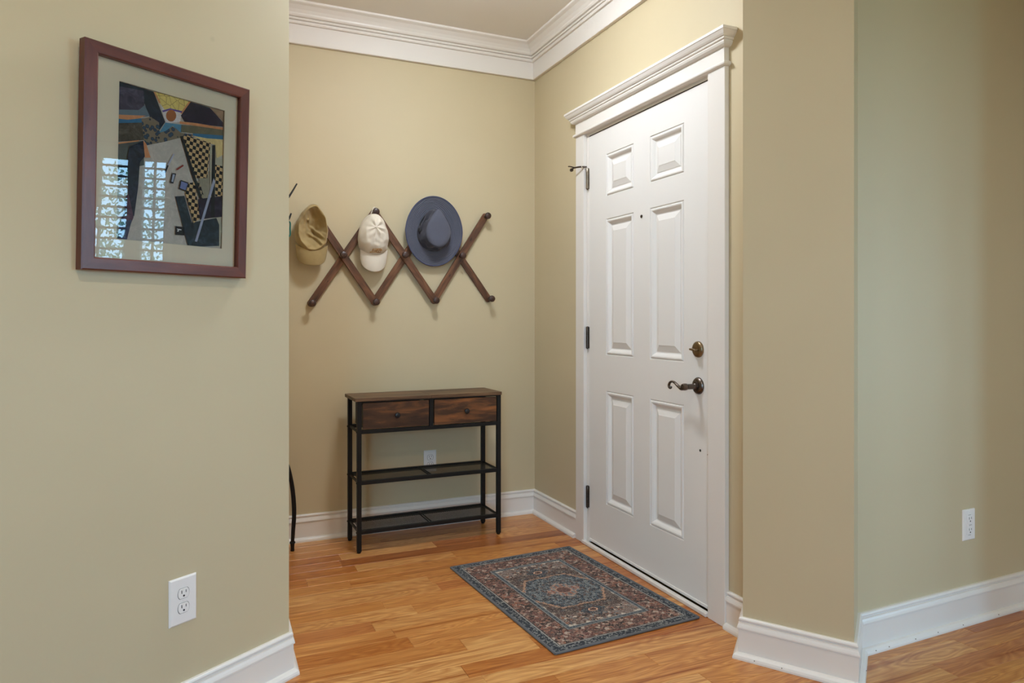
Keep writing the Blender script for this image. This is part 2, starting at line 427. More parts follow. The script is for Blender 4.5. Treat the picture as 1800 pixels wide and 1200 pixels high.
def tag(o, label=None, cat=None, group=None, kind=None):
    if label: o['label'] = label
    if cat: o['category'] = cat
    if group: o['group'] = group
    if kind: o['kind'] = kind
    return o
def dup(o, parent=None):
    c = o.copy(); COL.objects.link(c)
    if parent is not None: c.parent = parent
    for ch in o.children: dup(ch, c)
    return c

# wall frames: local x right (seen facing the wall), y into the wall, z up
class Frame:
    def __init__(s, p, q):
        s.p = Vector((p[0], p[1], 0)); d = Vector((q[0]-p[0], q[1]-p[1], 0)); s.len = d.length
        s.d = d.normalized(); s.nrm = Vector((-s.d.y, s.d.x, 0)); s.rz = math.atan2(s.d.y, s.d.x)
        s.M = Matrix.Translation(s.p) @ Matrix.Rotation(s.rz, 4, 'Z')
    def at(s, x, y=0, z=0): return s.p + s.d*x + s.nrm*y + Vector((0, 0, z))

TH = math.radians(24.2); TD = math.radians(23.3)
P0 = Vector((.131, 4.073)); eb = Vector((math.cos(TH), math.sin(TH))); ed = Vector((math.sin(TD), -math.cos(TD)))
el = Vector((.533, .846)).normalized(); er = Vector((.844, .398)).normalized()
L0 = Vector((-.701, 2.217)); La = L0 - ed*.14; Lb = La - eb*.30
# entry left wall meets the back wall
def isect(p, d, q, e):
    den = d.x*e.y-d.y*e.x; t = ((q.x-p.x)*e.y-(q.y-p.y)*e.x)/den; return p+d*t
Lc = isect(Lb, -ed, P0, eb)
D1 = P0 + ed*1.75
PL, PR, R0 = Vector((.763, 2.331)), Vector((1.040, 2.145)), Vector((1.156, 2.358))
R1 = R0 + er*1.02; erp = Vector((er.y, -er.x)); R2 = R1 + erp*.62
R3 = Vector((4.01, 3.15)); R4 = Vector((5.67, -.71)); R5 = Vector((2.75, -5.5)); A0 = L0 - el*5.0
PATH = [A0, L0, La, Lb, Lc, P0, D1, PL, PR, R0, R1, R2, R3, R4, R5]
NAMES = ['left', 'left_return', 'left_jog', 'entry_left', 'back', 'door_side', 'pier_return', 'pier', 'pier_end', 'right', 'right_return', 'right_far', 'window_side', 'rear_right', 'rear']
CEIL = 2.672
N = len(PATH)
def offset_path(path, t, closed=True):
    out = []; n = len(path)
    for i in range(n):
        a, b, c = path[i-1], path[i], path[(i+1) % n]
        d1, d2 = (b-a).normalized(), (c-b).normalized()
        n1, n2 = Vector((-d1.y, d1.x)), Vector((-d2.y, d2.x))
        m = (n1+n2); m = m/(1+n1.dot(n2)) if (1+n1.dot(n2)) > .05 else n1
        out.append(b+m*t)
    return out
T = .11
OUT = offset_path(PATH, T)
FR = {NAMES[i]: Frame(PATH[i], PATH[(i+1) % N]) for i in range(N)}

# windows: (wall, x0, x1, z0, z1); first and last are unseen, added for more daylight
WINS = [('rear', 3.0, 4.4, .95, 2.35), ('window_side', 1.50, 1.775, .80, 2.335), ('window_side', 1.86, 2.45, .80, 2.335), ('window_side', 2.75, 3.85, .80, 2.335)]
DOOR_HOLE = (.612, 1.567, -.05, 2.032)

def wall_mesh(i):
    fr = FR[NAMES[i]]; nm = NAMES[i]
    ob0 = OUT[i]; ob1 = OUT[(i+1) % N]
    x0b = (ob0-PATH[i]).dot(fr.d.xy); x1b = (ob1-PATH[i]).dot(fr.d.xy)
    holes = [(a, b, c, d) for (wn_, a, b, c, d) in WINS if wn_ == nm]
    if nm == 'door_side': holes.append(DOOR_HOLE)
    zb = -.05
    xs = sorted({0.0, fr.len, *[h[0] for h in holes], *[h[1] for h in holes]})
    zs = sorted({zb, CEIL+.02, *[h[2] for h in holes], *[h[3] for h in holes]})
    def inhole(i_, j_):
        cx, cz = (xs[i_]+xs[i_+1])/2, (zs[j_]+zs[j_+1])/2
        return any(h[0] < cx < h[1] and h[2] < cz < h[3] for h in holes)
    V = {}; vs = []; fs = []
    def vid(a, b, side):
        k = (a, b, side)
        if k not in V:
            x = xs[a]
            if side: x = x0b if a == 0 else (x1b if a == len(xs)-1 else x)
            V[k] = len(vs); vs.append((x, T*side, zs[b]))
        return V[k]
    nx, nz = len(xs)-1, len(zs)-1
    solid = lambda a, b: 0 <= a < nx and 0 <= b < nz and not inhole(a, b)
    for a in range(nx):
        for b in range(nz):
            if not solid(a, b): continue
            for s_ in (0, 1):
                q = [vid(a, b, s_), vid(a+1, b, s_), vid(a+1, b+1, s_), vid(a, b+1, s_)]
                fs.append(q if s_ == 0 else q[::-1])
            for (da, db, e0, e1) in ((-1, 0, (a, b), (a, b+1)), (1, 0, (a+1, b), (a+1, b+1)), (0, -1, (a, b), (a+1, b)), (0, 1, (a, b+1), (a+1, b+1))):
                if not solid(a+da, b+db):
                    fs.append([vid(*e0, 0), vid(*e1, 0), vid(*e1, 1), vid(*e0, 1)])
    m = M_wall
    if nm == 'left': m = MARKS.m
    o = mk('wall_'+nm, vs, fs, m)
    o.matrix_world = fr.M
    return o
_len_left = FR['left'].len
_sm = [_smudge(_len_left-.5066-.19, 1.865, .020, .008), _smudge(_len_left-.27, 1.905, .010, .010)]
_col = _base
for _s in _sm: _col = MARKS.mix(MARKS.math('MULTIPLY', _s, .16), _col, lin((120, 112, 96)))
MARKS.base(_col, .55, 0, .35); MARKS.bump(MARKS.noise(_v, 260, 2), .05, .001)

WLAB = dict(left='large sage beige wall with the framed collage and a low outlet', left_return='narrow end face of the left wall at the entry opening', left_jog='short jog of wall hidden behind the left corner',
            entry_left='hidden left side wall of the entry nook', back='tan rear wall of the entry behind the peg rack and console', door_side='tan wall holding the white front door', pier_return='hidden return face between door wall and pier',
            pier='plain tan pier face to the right of the front door', pier_end='thin bluish lit end face of the tan pier', right='sage to brown wall at the far right with a small outlet', right_return='wall end just right of the picture',
            right_far='far wall beyond the right frame edge', window_side='window wall seen only mirrored in the picture glass', rear_right='wall with windows behind the camera on its right', rear='wall behind the camera with a window added for light')
for i in range(N): tag(wall_mesh(i), WLAB[NAMES[i]], 'wall', kind='structure')

# floor slab and ceiling
def poly_slab(name, pts, z0, z1, m):
    n = len(pts); vs = [(p.x, p.y, z1) for p in pts]+[(p.x, p.y, z0) for p in pts]
    fs = [tuple(range(n)), tuple(range(2*n-1, n-1, -1))]+[(i, (i+1) % n, n+(i+1) % n, n+i) for i in range(n)]
    return mk(name, vs, fs, m)
floor = poly_slab('floor', OUT, -.06, -.0035, M_oak); tag(floor, 'golden oak strip floor running across entry and room', 'floor', kind='structure')
tag(poly_slab('ceiling', OUT, CEIL, CEIL+.12, M_ceil), 'smooth warm white entry ceiling above the crown moulding', 'ceiling', kind='structure')

# ------------------------------------------------------------------ swept trim
def sweep(name, prof, idx0, idx1, parent=None, m=M_trim, trims=None):
    """mitred moulding along one PATH segment idx0->idx1; prof = (distance into room, z). trims: (x0, x1) square cuts or None to mitre"""
    i = idx0; fr = FR[NAMES[i]]
    vs = []; fs = []; k = len(prof)
    offs0 = []; offs1 = []
    for d, z in prof:
        o = offset_path(PATH, -d) if d > 1e-9 else PATH
        a = (o[i]-PATH[i]).dot(fr.d.xy); b = (o[(i+1) % N]-PATH[i]).dot(fr.d.xy)
        if trims and trims[0] is not None: a = trims[0]
        if trims and trims[1] is not None: b = trims[1]
        offs0.append((a, -d, z)); offs1.append((b, -d, z))
    vs = offs0+offs1
    fs = [(j, (j+1) % k, k+(j+1) % k, k+j) for j in range(k)]+[tuple(range(k)), tuple(range(2*k-1, k-1, -1))]
    o = mk(name, vs, fs, m, parent)
    if parent is None: o.matrix_world = fr.M
    return o
BASE = [(0, 0), (.0135, 0), (.0135, .0945), (.0125, .0955), (.0175, .0975), (.0175, .1015), (.0155, .108), (.0130, .1135), (.0128, .1160), (.0075, .1175), (.0075, .1215), (.0118, .1230), (.0125, .1265), (.0110, .1305), (.0075, .133), (0, .133)]
SHOE = [(.014, 0), (.031, 0), (.031, .006), (.0285, .013), (.0225, .0185), (.014, .0205)]
def base_piece(nm, lab, trims=None, shoe_trims='same'):
    i = NAMES.index(nm); bn = {'left': 'left', 'back': 'back', 'door_side': 'door_side', 'pier': 'pier', 'right': 'right'}.get(nm, nm)
    o = sweep('baseboard_'+bn, BASE, i, i+1, None, M_trim, trims); tag(o, lab, 'baseboard', kind='structure')
    st = trims if shoe_trims == 'same' else shoe_trims
    s = sweep('shoe_moulding', SHOE, i, i+1, o, M_trim, st)
    return o, s
base_piece('left', 'white baseboard along the left wall under the collage')
base_piece('left_return', 'white baseboard stub on the left wall end')
base_piece('left_jog', 'white baseboard of the hidden left jog')
base_piece('entry_left', 'white baseboard of the hidden entry side')
base_piece('back', 'white baseboard running behind the console table')
b1, s1 = base_piece('door_side', 'white baseboard between entry corner and door casing', (None, .534), (None, .520))
i_ds = NAMES.index('door_side')
b2 = sweep('baseboard_door_right', BASE, i_ds, i_ds+1, None, M_trim, (1.655, None)); tag(b2, 'short white baseboard between door casing and pier', 'baseboard', kind='structure')
sweep('shoe_moulding', SHOE, i_ds, i_ds+1, b2, M_trim, (1.657, None))
base_piece('pier_return', 'white baseboard of the hidden pier return')
bp, bps = base_piece('pier', 'white baseboard wrapping the tan pier face')
be, bes = base_piece('pier_end', 'white bluish lit baseboard on the pier end', None, (None, None))
br_, brs = base_piece('right', 'white baseboard along the far right wall')
base_piece('right_return', 'white baseboard on the wall end off frame')
# nail heads in the shoe moulding
M_nail = paint('nail_dot', (120, 104, 84), .6, .1, 0)
def nails(piece, xs):
    for x in xs:
        lathe('nail_head', [(0, .0006), (.0016, .0005), (.0018, -.001)], M_nail, piece, 8, Matrix.Translation((x, -.0305, .010)) @ FRONT)
nails(brs, (.05, .115, .25, .37, .51, .72)); nails(bps, (.045, .13)); nails(s1, (.2,)); nails(be.children[0], (.1,))
# crown moulding of the entry
CROWN = [(0, 2.484), (.018, 2.484), (.020, 2.487), (.020, 2.579), (.031, 2.580), (.034, 2.586), (.034, 2.592), (.026, 2.5945), (.026, 2.5965), (.037, 2.598), (.039, 2.603), (.037, 2.607),
         (.030, 2.609), (.030, 2.611), (.043, 2.613), (.048, 2.620), (.050, 2.627), (.060, 2.640), (.078, 2.655), (.092, 2.660), (.096, 2.663), (.096, CEIL), (0, CEIL)]
for k, (nm, lab) in enumerate((('back', 'white stacked crown moulding above the peg rack wall'), ('door_side', 'white stacked crown moulding above the front door'), ('entry_left', 'white crown moulding on the hidden entry side'))):
    i = NAMES.index(nm); tag(sweep('trim_%d' % (k+1), CROWN, i, i+1), lab, 'crown moulding', kind='structure')

# ------------------------------------------------------------------ oak planks
fl_rz = TH; PW = .0885
FM = Matrix.Translation((P0.x, P0.y, 0)) @ Matrix.Rotation(fl_rz, 4, 'Z'); FMi = FM.inverted()
def inside(pt, poly):
    c = False; n = len(poly); j = n-1
    for i in range(n):
        a, b = poly[i], poly[j]
        if (a.y > pt[1]) != (b.y > pt[1]) and pt[0] < (b.x-a.x)*(pt[1]-a.y)/(b.y-a.y)+a.x: c = not c
        j = i
    return c
def in_view(p):
    if p.y < .3: return False
    px = 900+F_PX*p.x/p.y; py = 558+F_PX*(CAM_H)/p.y
    return -60 < px < 1880 and py < 1290
pm = {}
def plank_mesh(L):
    k = round(L, 2)
    if k not in pm:
        bm = bmesh.new(); bm_box(bm, -k/2+.0003, k/2-.0003, -PW/2+.0003, PW/2-.0003, -.012, 0, .0007, 1)
        bmesh.ops.recalc_face_normals(bm, faces=bm.faces)
        me = bpy.data.meshes.new('plank'); bm.to_mesh(me); bm.free(); me.materials.append(M_oak); pm[k] = me
    return pm[k]
LENS = [.34, .46, .58, .72, .86, 1.02, 1.2]
prnd = random.Random(11); npl = 0
for row in range(-2, 34):
    yc = .03 - row*PW
    x = -2.4 - prnd.random()*.8
    while x < 2.9:
        L = prnd.choice(LENS); xc = x+L/2
        pts = [FM @ Vector((x+L*t, yc+PW/2*s_, 0)) for t in (0, .25, .5, .75, 1) for s_ in (-1, 1)]
        if any(inside(p, PATH) and in_view(p) for p in pts):
            o = bpy.data.objects.new('plank', plank_mesh(L)); COL.objects.link(o); o.parent = floor
            o.matrix_world = FM @ Matrix.Translation((xc, yc, prnd.uniform(-.0002, .0002))); npl += 1
        x += L
print('planks', npl)

# ------------------------------------------------------------------ door, casing, sill
DM = FR['door_side'].M
dr = empty('door_1'); dr.matrix_world = DM; tag(dr, 'white six panel front door with bronze lever and deadbolt', 'door', kind='structure')
DX0, DX1, DZ0, DZ1 = .637, 1.5425, .020, 2.0125
PANELS = [(.797, 1.030, 1.694, 1.893), (1.157, 1.391, 1.694, 1.893), (.797, 1.030, .943, 1.587), (1.157, 1.391, .943, 1.587), (.797, 1.030, .236, .774), (1.157, 1.391, .236, .774)]
def door_slab():
    xs = [DX0, .797, 1.030, 1.157, 1.391, DX1]; zs = [DZ0, .236, .774, .943, 1.587, 1.694, 1.893, DZ1]
    vs = []; fs = []; V = {}
    def vid(a, b, s_):
        k = (a, b, s_)
        if k not in V: V[k] = len(vs); vs.append((xs[a], .044*s_, zs[b]))
        return V[k]
    hole = lambda a, b: a in (1, 3) and b in (1, 3, 5)
    nx, nz = len(xs)-1, len(zs)-1
    for a in range(nx):
        for b in range(nz):
            fs.append([vid(a, b, 1), vid(a, b+1, 1), vid(a+1, b+1, 1), vid(a+1, b, 1)])
            if not hole(a, b): fs.append([vid(a, b, 0), vid(a+1, b, 0), vid(a+1, b+1, 0), vid(a, b+1, 0)])
    for a in range(nx): fs.append([vid(a, 0, 0), vid(a+1, 0, 0), vid(a+1, 0, 1), vid(a, 0, 1)]); fs.append([vid(a, nz, 0), vid(a+1, nz, 0), vid(a+1, nz, 1), vid(a, nz, 1)])
    for b in range(nz): fs.append([vid(0, b, 0), vid(0, b+1, 0), vid(0, b+1, 1), vid(0, b, 1)]); fs.append([vid(nx, b, 0), vid(nx, b+1, 0), vid(nx, b+1, 1), vid(nx, b, 1)])
    return mk('slab', vs, fs, M_door, dr)
slab = door_slab()
RINGS = [(0, 0), (.002, .0035), (.005, .004), (.007, 0), (.010, -.0016), (.015, -.001), (.021, .0035), (.027, .0105), (.031, .0125), (.036, .0125), (.0365, .0105), (.060, .0025), (.0615, .0012)]
for (x0, x1, z0, z1) in PANELS:
    vs = []; fs = []
    for ins, dp in RINGS:
        vs += [(x0+ins, dp, z0+ins), (x1-ins, dp, z0+ins), (x1-ins, dp, z1-ins), (x0+ins, dp, z1-ins)]
    for r in range(len(RINGS)-1):
        for k in range(4): k2 = (k+1) % 4; fs.append((r*4+k, r*4+k2, r*4+4+k2, r*4+4+k))
    r = (len(RINGS)-1)*4; fs.append((r, r+1, r+2, r+3))
    # back sheet gives the panel body
    b = len(vs); vs += [(x0, .02, z0), (x1, .02, z0), (x1, .02, z1), (x0, .02, z1)]
    fs.append((b, b+3, b+2, b+1)); fs += [(k, (k+1) % 4, b+(k+1) % 4, b+k) for k in range(4)]
    mk('panel', vs, fs, M_door, dr)
# hinges
def hinge(z0, z1, m, lab=None):
    h = lathe('hinge', [(0, z0-.004), (.0035, z0-.004), (.005, z0), (.0072, z0+.001), (.0072, z0+(z1-z0)*.2-.0006), (.0062, z0+(z1-z0)*.2), (.0072, z0+(z1-z0)*.2+.0006), (.0072, z0+(z1-z0)*.4-.0006), (.0062, z0+(z1-z0)*.4),
        (.0072, z0+(z1-z0)*.4+.0006), (.0072, z0+(z1-z0)*.6-.0006), (.0062, z0+(z1-z0)*.6), (.0072, z0+(z1-z0)*.6+.0006), (.0072, z0+(z1-z0)*.8-.0006), (.0062, z0+(z1-z0)*.8), (.0072, z0+(z1-z0)*.8+.0006), (.0072, z1), (.005, z1+.003), (0, z1+.004)],
        m, dr, 14, Matrix.Translation((.629, -.007, 0)))
    box('hinge_leaf', m, .6115, .6365, -.0012, .004, z0, z1, h, .0005)
    if lab: h['label'] = lab
    return h
h1 = hinge(1.756, 1.857, M_hinge_bright, 'worn steel top hinge carrying the door stop')
hinge(.968, 1.073, M_hinge); hinge(.181, .286, M_hinge)
ds = tube('door_stop', [(.629, -.010, 1.866), (.610, -.030, 1.868), (.575, -.048, 1.869), (.548, -.052, 1.866)], [.004, .0045, .004, .0035], M_hinge, h1, 10, n=5)
tube('stop_arm', [(.575, -.048, 1.869), (.552, -.062, 1.878), (.540, -.066, 1.880)], .003, M_hinge, h1, 8, n=3)
lathe('rubber_tip', [(0, 0), (.008, 0), (.0085, .003), (.0085, .010), (.006, .013), (0, .013)], M_hinge, h1, 14, Matrix.Translation((.553, -.052, 1.862)) @ Matrix.Rotation(-PI/2, 4, 'Y'))
lathe('bumper', [(0, 0), (.006, 0), (.0065, .002), (.0065, .010), (0, .011)], M_white_rubber, h1, 14, Matrix.Translation((.616, -.026, 1.867)) @ Matrix.Rotation(-PI/2, 4, 'Y'))
# deadbolt, lever, peephole
db = lathe('deadbolt', [(0, .0125), (.018, .0125), (.026, .011), (.030, .0075), (.0315, .003), (.0315, -.0006), (0, -.0006)], M_bronze, dr, 32, Matrix.Translation((1.482, 0, .998)) @ FRONT)
bm = bmesh.new(); bm_box(bm, -.0165, .0165, -.034, -.012, -.004, .004, .0028, 3, Matrix.Translation((1.482, 0, .997)) @ Matrix.Rotation(.12, 4, 'Y'))
from_bm('thumb_turn', bm, M_bronze, db, True)
lv = lathe('lever_handle', [(0, .016), (.016, .016), (.0165, .0125), (.023, .012), (.0275, .010), (.031, .006), (.033, .0025), (.033, -.0006), (0, -.0006)], M_dark_bronze, dr, 32, Matrix.Translation((1.482, 0, .858)) @ FRONT)
lathe('neck', [(.0125, 0), (.0125, .012), (.0105, .014), (.0105, .044), (.0125, .046), (.0135, .052), (.0135, .060), (.011, .066), (0, .068)], M_dark_bronze, lv, 24, Matrix.Translation((1.482, -.010, .856)) @ FRONT)
tube('grip', [(1.482, -.062, .855), (1.464, -.064, .848), (1.444, -.065, .855), (1.420, -.065, .867), (1.402, -.064, .870), (1.388, -.064, .865), (1.381, -.064, .853), (1.386, -.064, .844), (1.393, -.064, .845), (1.393, -.064, .851)],
     [.0105, .0095, .0075, .006, .0055, .0055, .0055, .0055, .0055, .005], M_dark_bronze, lv, 12, .8, n=6)
ph = lathe('peephole', [(0, .002), (.003, .002), (.0032, .0035), (.0068, .003), (.0072, -.0006), (0, -.0006)], M_hinge, dr, 18, Matrix.Translation((1.0945, 0, 1.560)) @ FRONT)
lathe('screw_hole', [(0, .0006), (.0045, .001), (.006, -.0006)], M_slot, dr, 12, Matrix.Translation((1.492, 0, .611)) @ FRONT)
lathe('screw_hole', [(0, .0006), (.0025, .001), (.003, -.0006)], M_brass, dr, 10, Matrix.Translation((1.537, 0, .603)) @ FRONT)
box('door_sweep', M_door, DX0+.004, DX1-.004, -.004, .010, .021, .034, dr, .003)
# frame: jambs, head, casings
tr = empty('trim_4'); tr.matrix_world = DM; tag(tr, 'white door casing with stepped cap above the door', 'door frame', kind='structure')
box('jamb', M_trim, .612, .6345, 0.0, .105, .0, 2.03, tr, .001)
box('jamb', M_trim, 1.5445, 1.567, 0.0, .105, .0, 2.03, tr, .001)
box('head_jamb', M_trim, .612, 1.567, 0.0, .105, 2.0185, 2.033, tr, .001)
M_seal = paint('weather_strip', (52, 42, 34), .8, .1, 0)
box('weather_strip', M_seal, .6355, 1.5435, .002, .02, 2.0130, 2.0182, tr, .0003)
box('casing', M_trim, .532, .6135, -.020, 0, 0, 2.030, tr, .002)
box('casing', M_trim, 1.560, 1.655, -.020, 0, 0, 2.030, tr, .002)
box('head_block', M_trim, .6135, 1.560, -.003, 0, 2.0165, 2.030, tr, .001)
def cap_part(name, prof, x0, x1, wrap):
    """profile (projection d, z) mitred round both ends"""
    vs = []; k = len(prof)
    for d, z in prof: vs.append((x0-max(0, d-.02)*wrap, 0, z))
    for d, z in prof: vs.append((x0-max(0, d-.02)*wrap, -d, z))
    for d, z in prof: vs.append((x1+max(0, d-.02)*wrap, -d, z))
    for d, z in prof: vs.append((x1+max(0, d-.02)*wrap, 0, z))
    fs = []
    for s_ in range(3):
        for j in range(k-1): fs.append((s_*k+j, s_*k+j+1, (s_+1)*k+j+1, (s_+1)*k+j))
    fs.append((0, k, 2*k, 3*k)); fs.append((k-1, 4*k-1, 3*k-1, 2*k-1)); fs.append(tuple(range(k-1, -1, -1))+tuple(range(3*k, 4*k)))
    return mk(name, vs, fs, M_trim, tr)
cap_part('bead_moulding', [(.020, 2.0285), (.026, 2.0300), (.031, 2.034), (.032, 2.039), (.030, 2.044), (.024, 2.0475), (.020, 2.048)], .532, 1.655, 1)
box('frieze_board', M_trim, .532, 1.655, -.022, 0, 2.047, 2.098, tr, .001)
cap_part('cap_moulding', [(.021, 2.096), (.030, 2.098), (.036, 2.103), (.040, 2.110), (.0405, 2.116), (.044, 2.1165), (.046, 2.120), (.046, 2.124), (.050, 2.1255), (.055, 2.131), (.060, 2.139), (.0625, 2.143), (.0645, 2.144), (.0645, 2.153), (.062, 2.1555)], .532, 1.655, 1)
sl = empty('trim_5'); sl.matrix_world = DM; tag(sl, 'painted white threshold strip with brass sill under the door', 'threshold', kind='structure')
box('sill_strip', M_trim, .600, 1.556, -.027, -.006, 0, .0165, sl, .004, 3)
box('brass_sill', M_brass, .6355, 1.5435, -.006, .09, -.002, .010, sl, .001)
box('outer_panel', M_slot, .60, 1.58, .106, .112, -.04, 2.06, sl, 0)   # storm door face closing the opening outside

# ------------------------------------------------------------------ ceiling lamp (above the frame)
lamp = empty('ceiling_lamp', (-.15, 2.69, CEIL)); tag(lamp, 'lit frosted flush mount ceiling lamp over the entry floor', 'lamp')
lathe('lamp_stem', [(.012, -.010), (.012, -.052)], M_bronze, lamp, 16)
lathe('lamp_base', [(0, 0), (.09, 0), (.092, -.008), (.086, -.014), (.07, -.016)], M_bronze, lamp, 40)
lathe('lamp_shade', [(.04, -.050), (.135, -.055), (.150, -.066), (.152, -.080), (.146, -.098), (.125, -.116), (.090, -.130), (.045, -.139), (0, -.142)], M_dome, lamp, 40)
# recessed lamps of the room behind the camera
for k, (x, y, pw) in enumerate(((-.2, .6, 1.0), (1.6, .5, 1.0), (.3, -1.6, 1.0), (2.2, -1.8, 1.0))):
    r = empty('recessed_lamp', (x, y, CEIL)); tag(r, 'round recessed ceiling lamp ' + ('nearest the left wall', 'nearest the pier', 'behind the camera to the left', 'behind the camera to the right')[k], 'lamp', 'recessed lamps in the room ceiling')
    lathe('trim_ring', [(.062, -.004), (.088, -.003), (.092, 0), (.062, 0)], M_trim, r, 32)
    lathe('lamp_lens', [(0, -.0015), (.061, -.0015), (.061, 0)], M_can, r, 32)
    ld = bpy.data.lights.new('recessed_light', 'AREA'); ld.shape = 'DISK'; ld.size = .12; ld.energy = CAN_POWER*pw; ld.color = (1.0, .93, .84)
    lo = bpy.data.objects.new('recessed_light', ld); link(lo, r); lo.location = (0, 0, -.006)

# ------------------------------------------------------------------ windows
for k, (wn_, x0, x1, z0, z1) in enumerate(WINS):
    fr = FR[wn_]; wd = empty('window_%d' % (k+1)); wd.matrix_world = fr.M
    tag(wd, ('unseen window added for light behind the camera', 'narrow window with a centre bar mirrored in the picture glass', 'wider window mirrored at the left of the picture glass', 'unseen wide window added for light toward the rear of the window wall')[k], 'window', kind='structure')
    f = .03; d0, d1 = .03, .075
    box('frame', M_trim, x0, x0+f, d0, d1, z0, z1, wd, .002); box('frame', M_trim, x1-f, x1, d0, d1, z0, z1, wd, .002)
    box('frame', M_trim, x0, x1, d0, d1, z0, z0+f, wd, .002); box('frame', M_trim, x0, x1, d0, d1, z1-f, z1, wd, .002)
    box('muntin', M_trim, (x0+x1)/2-.009, (x0+x1)/2+.009, d0+.01, d1-.01, z0+f, z1-f, wd, .001)
    mk('pane', [(x0+f, .055, z0+f), (x1-f, .055, z0+f), (x1-f, .055, z1-f), (x0+f, .055, z1-f)], [(0, 1, 2, 3)], M_pane, wd)
    k -= 1
    if 0 <= k < 3:
        c = .075
        for (a, b, c0, c1) in ((x0-c, x0, z0-c, z1+c), (x1, x1+c, z0-c, z1+c), (x0, x1, z1, z1+c), (x0, x1, z0-c, z0)):
            if k == 0 and a >= x1: b = a+.084
            if k == 1 and a < x0-.01: continue
            if k == 2 and a < x0-.01: a = x0-c
            box('casing', M_trim, a, b, -.018, 0, c0, c1, wd, .001)
    if 0 <= k < 2:
        zz = z0+.05
        while zz < z1-.02:
            box('blind_slat', M_peg, x0+.005, x1-.005, .004, .026, zz, zz+.020, wd, .0008, 1); zz += .098
    ld = bpy.data.lights.new('window_portal', 'AREA'); ld.shape = 'RECTANGLE'; ld.size = x1-x0; ld.size_y = z1-z0; ld.cycles.is_portal = True
    lo = bpy.data.objects.new('window_portal', ld); link(lo)
    c = fr.at((x0+x1)/2, T+.01, (z0+z1)/2)
    d = -fr.nrm; q = d.to_track_quat('-Z', 'Y'); lo.matrix_world = Matrix.Translation(c) @ q.to_matrix().to_4x4()
# sheer curtain beside the mirrored window
cu_v = []; cu_f = []; fr = FR['window_side']; NX = 60
for j in range(14):
    zz = 2.42-j*(2.36/13); pull = .16+.30*math.exp(-((zz-1.0)/.55)**2)
    for i in range(NX+1):
        u = i/NX; x = 2.60 - .5*(1-u)*(1-.55*math.exp(-((zz-1.0)/.5)**2)); cu_v.append((x, -.06+.018*math.sin(u*46), zz))
for j in range(13):
    for i in range(NX): a = j*(NX+1)+i; cu_f.append((a, a+1, a+NX+2, a+NX+1))
cu = mk('curtain', cu_v, cu_f, M_curtain, None, True); cu.matrix_world = fr.M
tag(cu, 'white sheer curtain gathered at the mirrored window', 'curtain')
cr_ = tube('curtain_rod', [(1.42, -.06, 2.445), (2.68, -.06, 2.445)], .009, M_black); cr_.matrix_world = fr.M; tag(cr_, 'thin black curtain rod over the mirrored windows', 'curtain rod')
# greenery outside
M_leaf = NT('leaf_green'); _v2 = M_leaf.coord(); M_leaf.base(M_leaf.ramp(M_leaf.noise(_v2, 4, 2), [(.3, lin((140, 178, 156))), (.55, lin((160, 200, 172))), (.75, lin((205, 232, 210)))]), .5); M_leaf = M_leaf.m
M_grass = paint('lawn', (96, 124, 70), .9, .2, 0)
g = mk('ground', [(-30, -40, -.35), (40, -40, -.35), (40, 30, -.35), (-30, 30, -.35)], [(0, 1, 2, 3)], M_grass); tag(g, 'mown lawn outside the windows', 'lawn', kind='structure')
lr = random.Random(3)
def shrub(name, cx, cy, r, h, cnt, lab):
    vs = []; fs = []
    for _ in range(cnt):
        a = lr.random()*2*PI; rr = r*math.sqrt(lr.random()); z = -.3+lr.random()*h
        c = Vector((cx+rr*math.cos(a), cy+rr*math.sin(a), z)); s_ = .022+.035*lr.random()
        u = Vector((lr.uniform(-1, 1), lr.uniform(-1, 1), lr.uniform(-1, 1))).normalized(); v = u.orthogonal().normalized()
        b = len(vs); vs += [c-u*s_, c+v*s_*.5, c+u*s_, c-v*s_*.5]; fs.append((b, b+1, b+2, b+3))
    root = empty(name, (cx, cy, -.35)); tag(root, lab, 'shrub')
    o = mk('foliage', [Vector(v_)-Vector((cx, cy, -.35)) for v_ in vs], fs, M_leaf, root); o['kind'] = 'stuff'
    tube('trunk', [(0, 0, 0), (.05, .02, h*.5), (0, .05, h*.8)], [.07, .05, .02], M_peg, root)
shrub('garden_shrub', 8.2, 1.2, 1.3, 2.9, 5200, 'leafy green shrub straight outside the mirrored windows')
shrub('garden_shrub', 8.9, 4.6, 1.2, 2.3, 3000, 'leafy green shrub left of the mirrored windows outside')

# ------------------------------------------------------------------ console table
TM = Matrix.Translation((-.7277, 3.3546, 0)) @ Matrix.Rotation(math.radians(24.5), 4, 'Z')
ct = empty('console_table'); ct.matrix_world = TM; tag(ct, 'narrow rustic brown console table with black metal legs and two drawers', 'table')
W, Dp, lg = .722, .212, .0105
box('tabletop', M_rustic_top, -.022, .3545, -.018, Dp+.014, .7215, .7375, ct, .0012)
box('tabletop', M_rustic_top, .3560, W+.012, -.018, Dp+.014, .7215, .7375, ct, .0012)
for (x, y) in ((0, 0), (W, 0), (0, Dp), (W, Dp)):
    l = box('leg', M_black, x-lg, x+lg, y-lg, y+lg, .008, .7213, ct, .0015)
    lathe('foot', [(0, 0), (.008, 0), (.0095, .003), (.0095, .010)], M_black, l, 14, Matrix.Translation((x, y, 0)))
    for z in (.575, .333, .098):
        lathe('bolt', [(0, .0042), (.0035, .0035), (.005, .001), (.005, 0)], M_black, l, 10, Matrix.Translation((x-lg if x == 0 else x+lg, y, z)) @ Matrix.Rotation(-PI/2 if x == 0 else PI/2, 4, 'Y'))
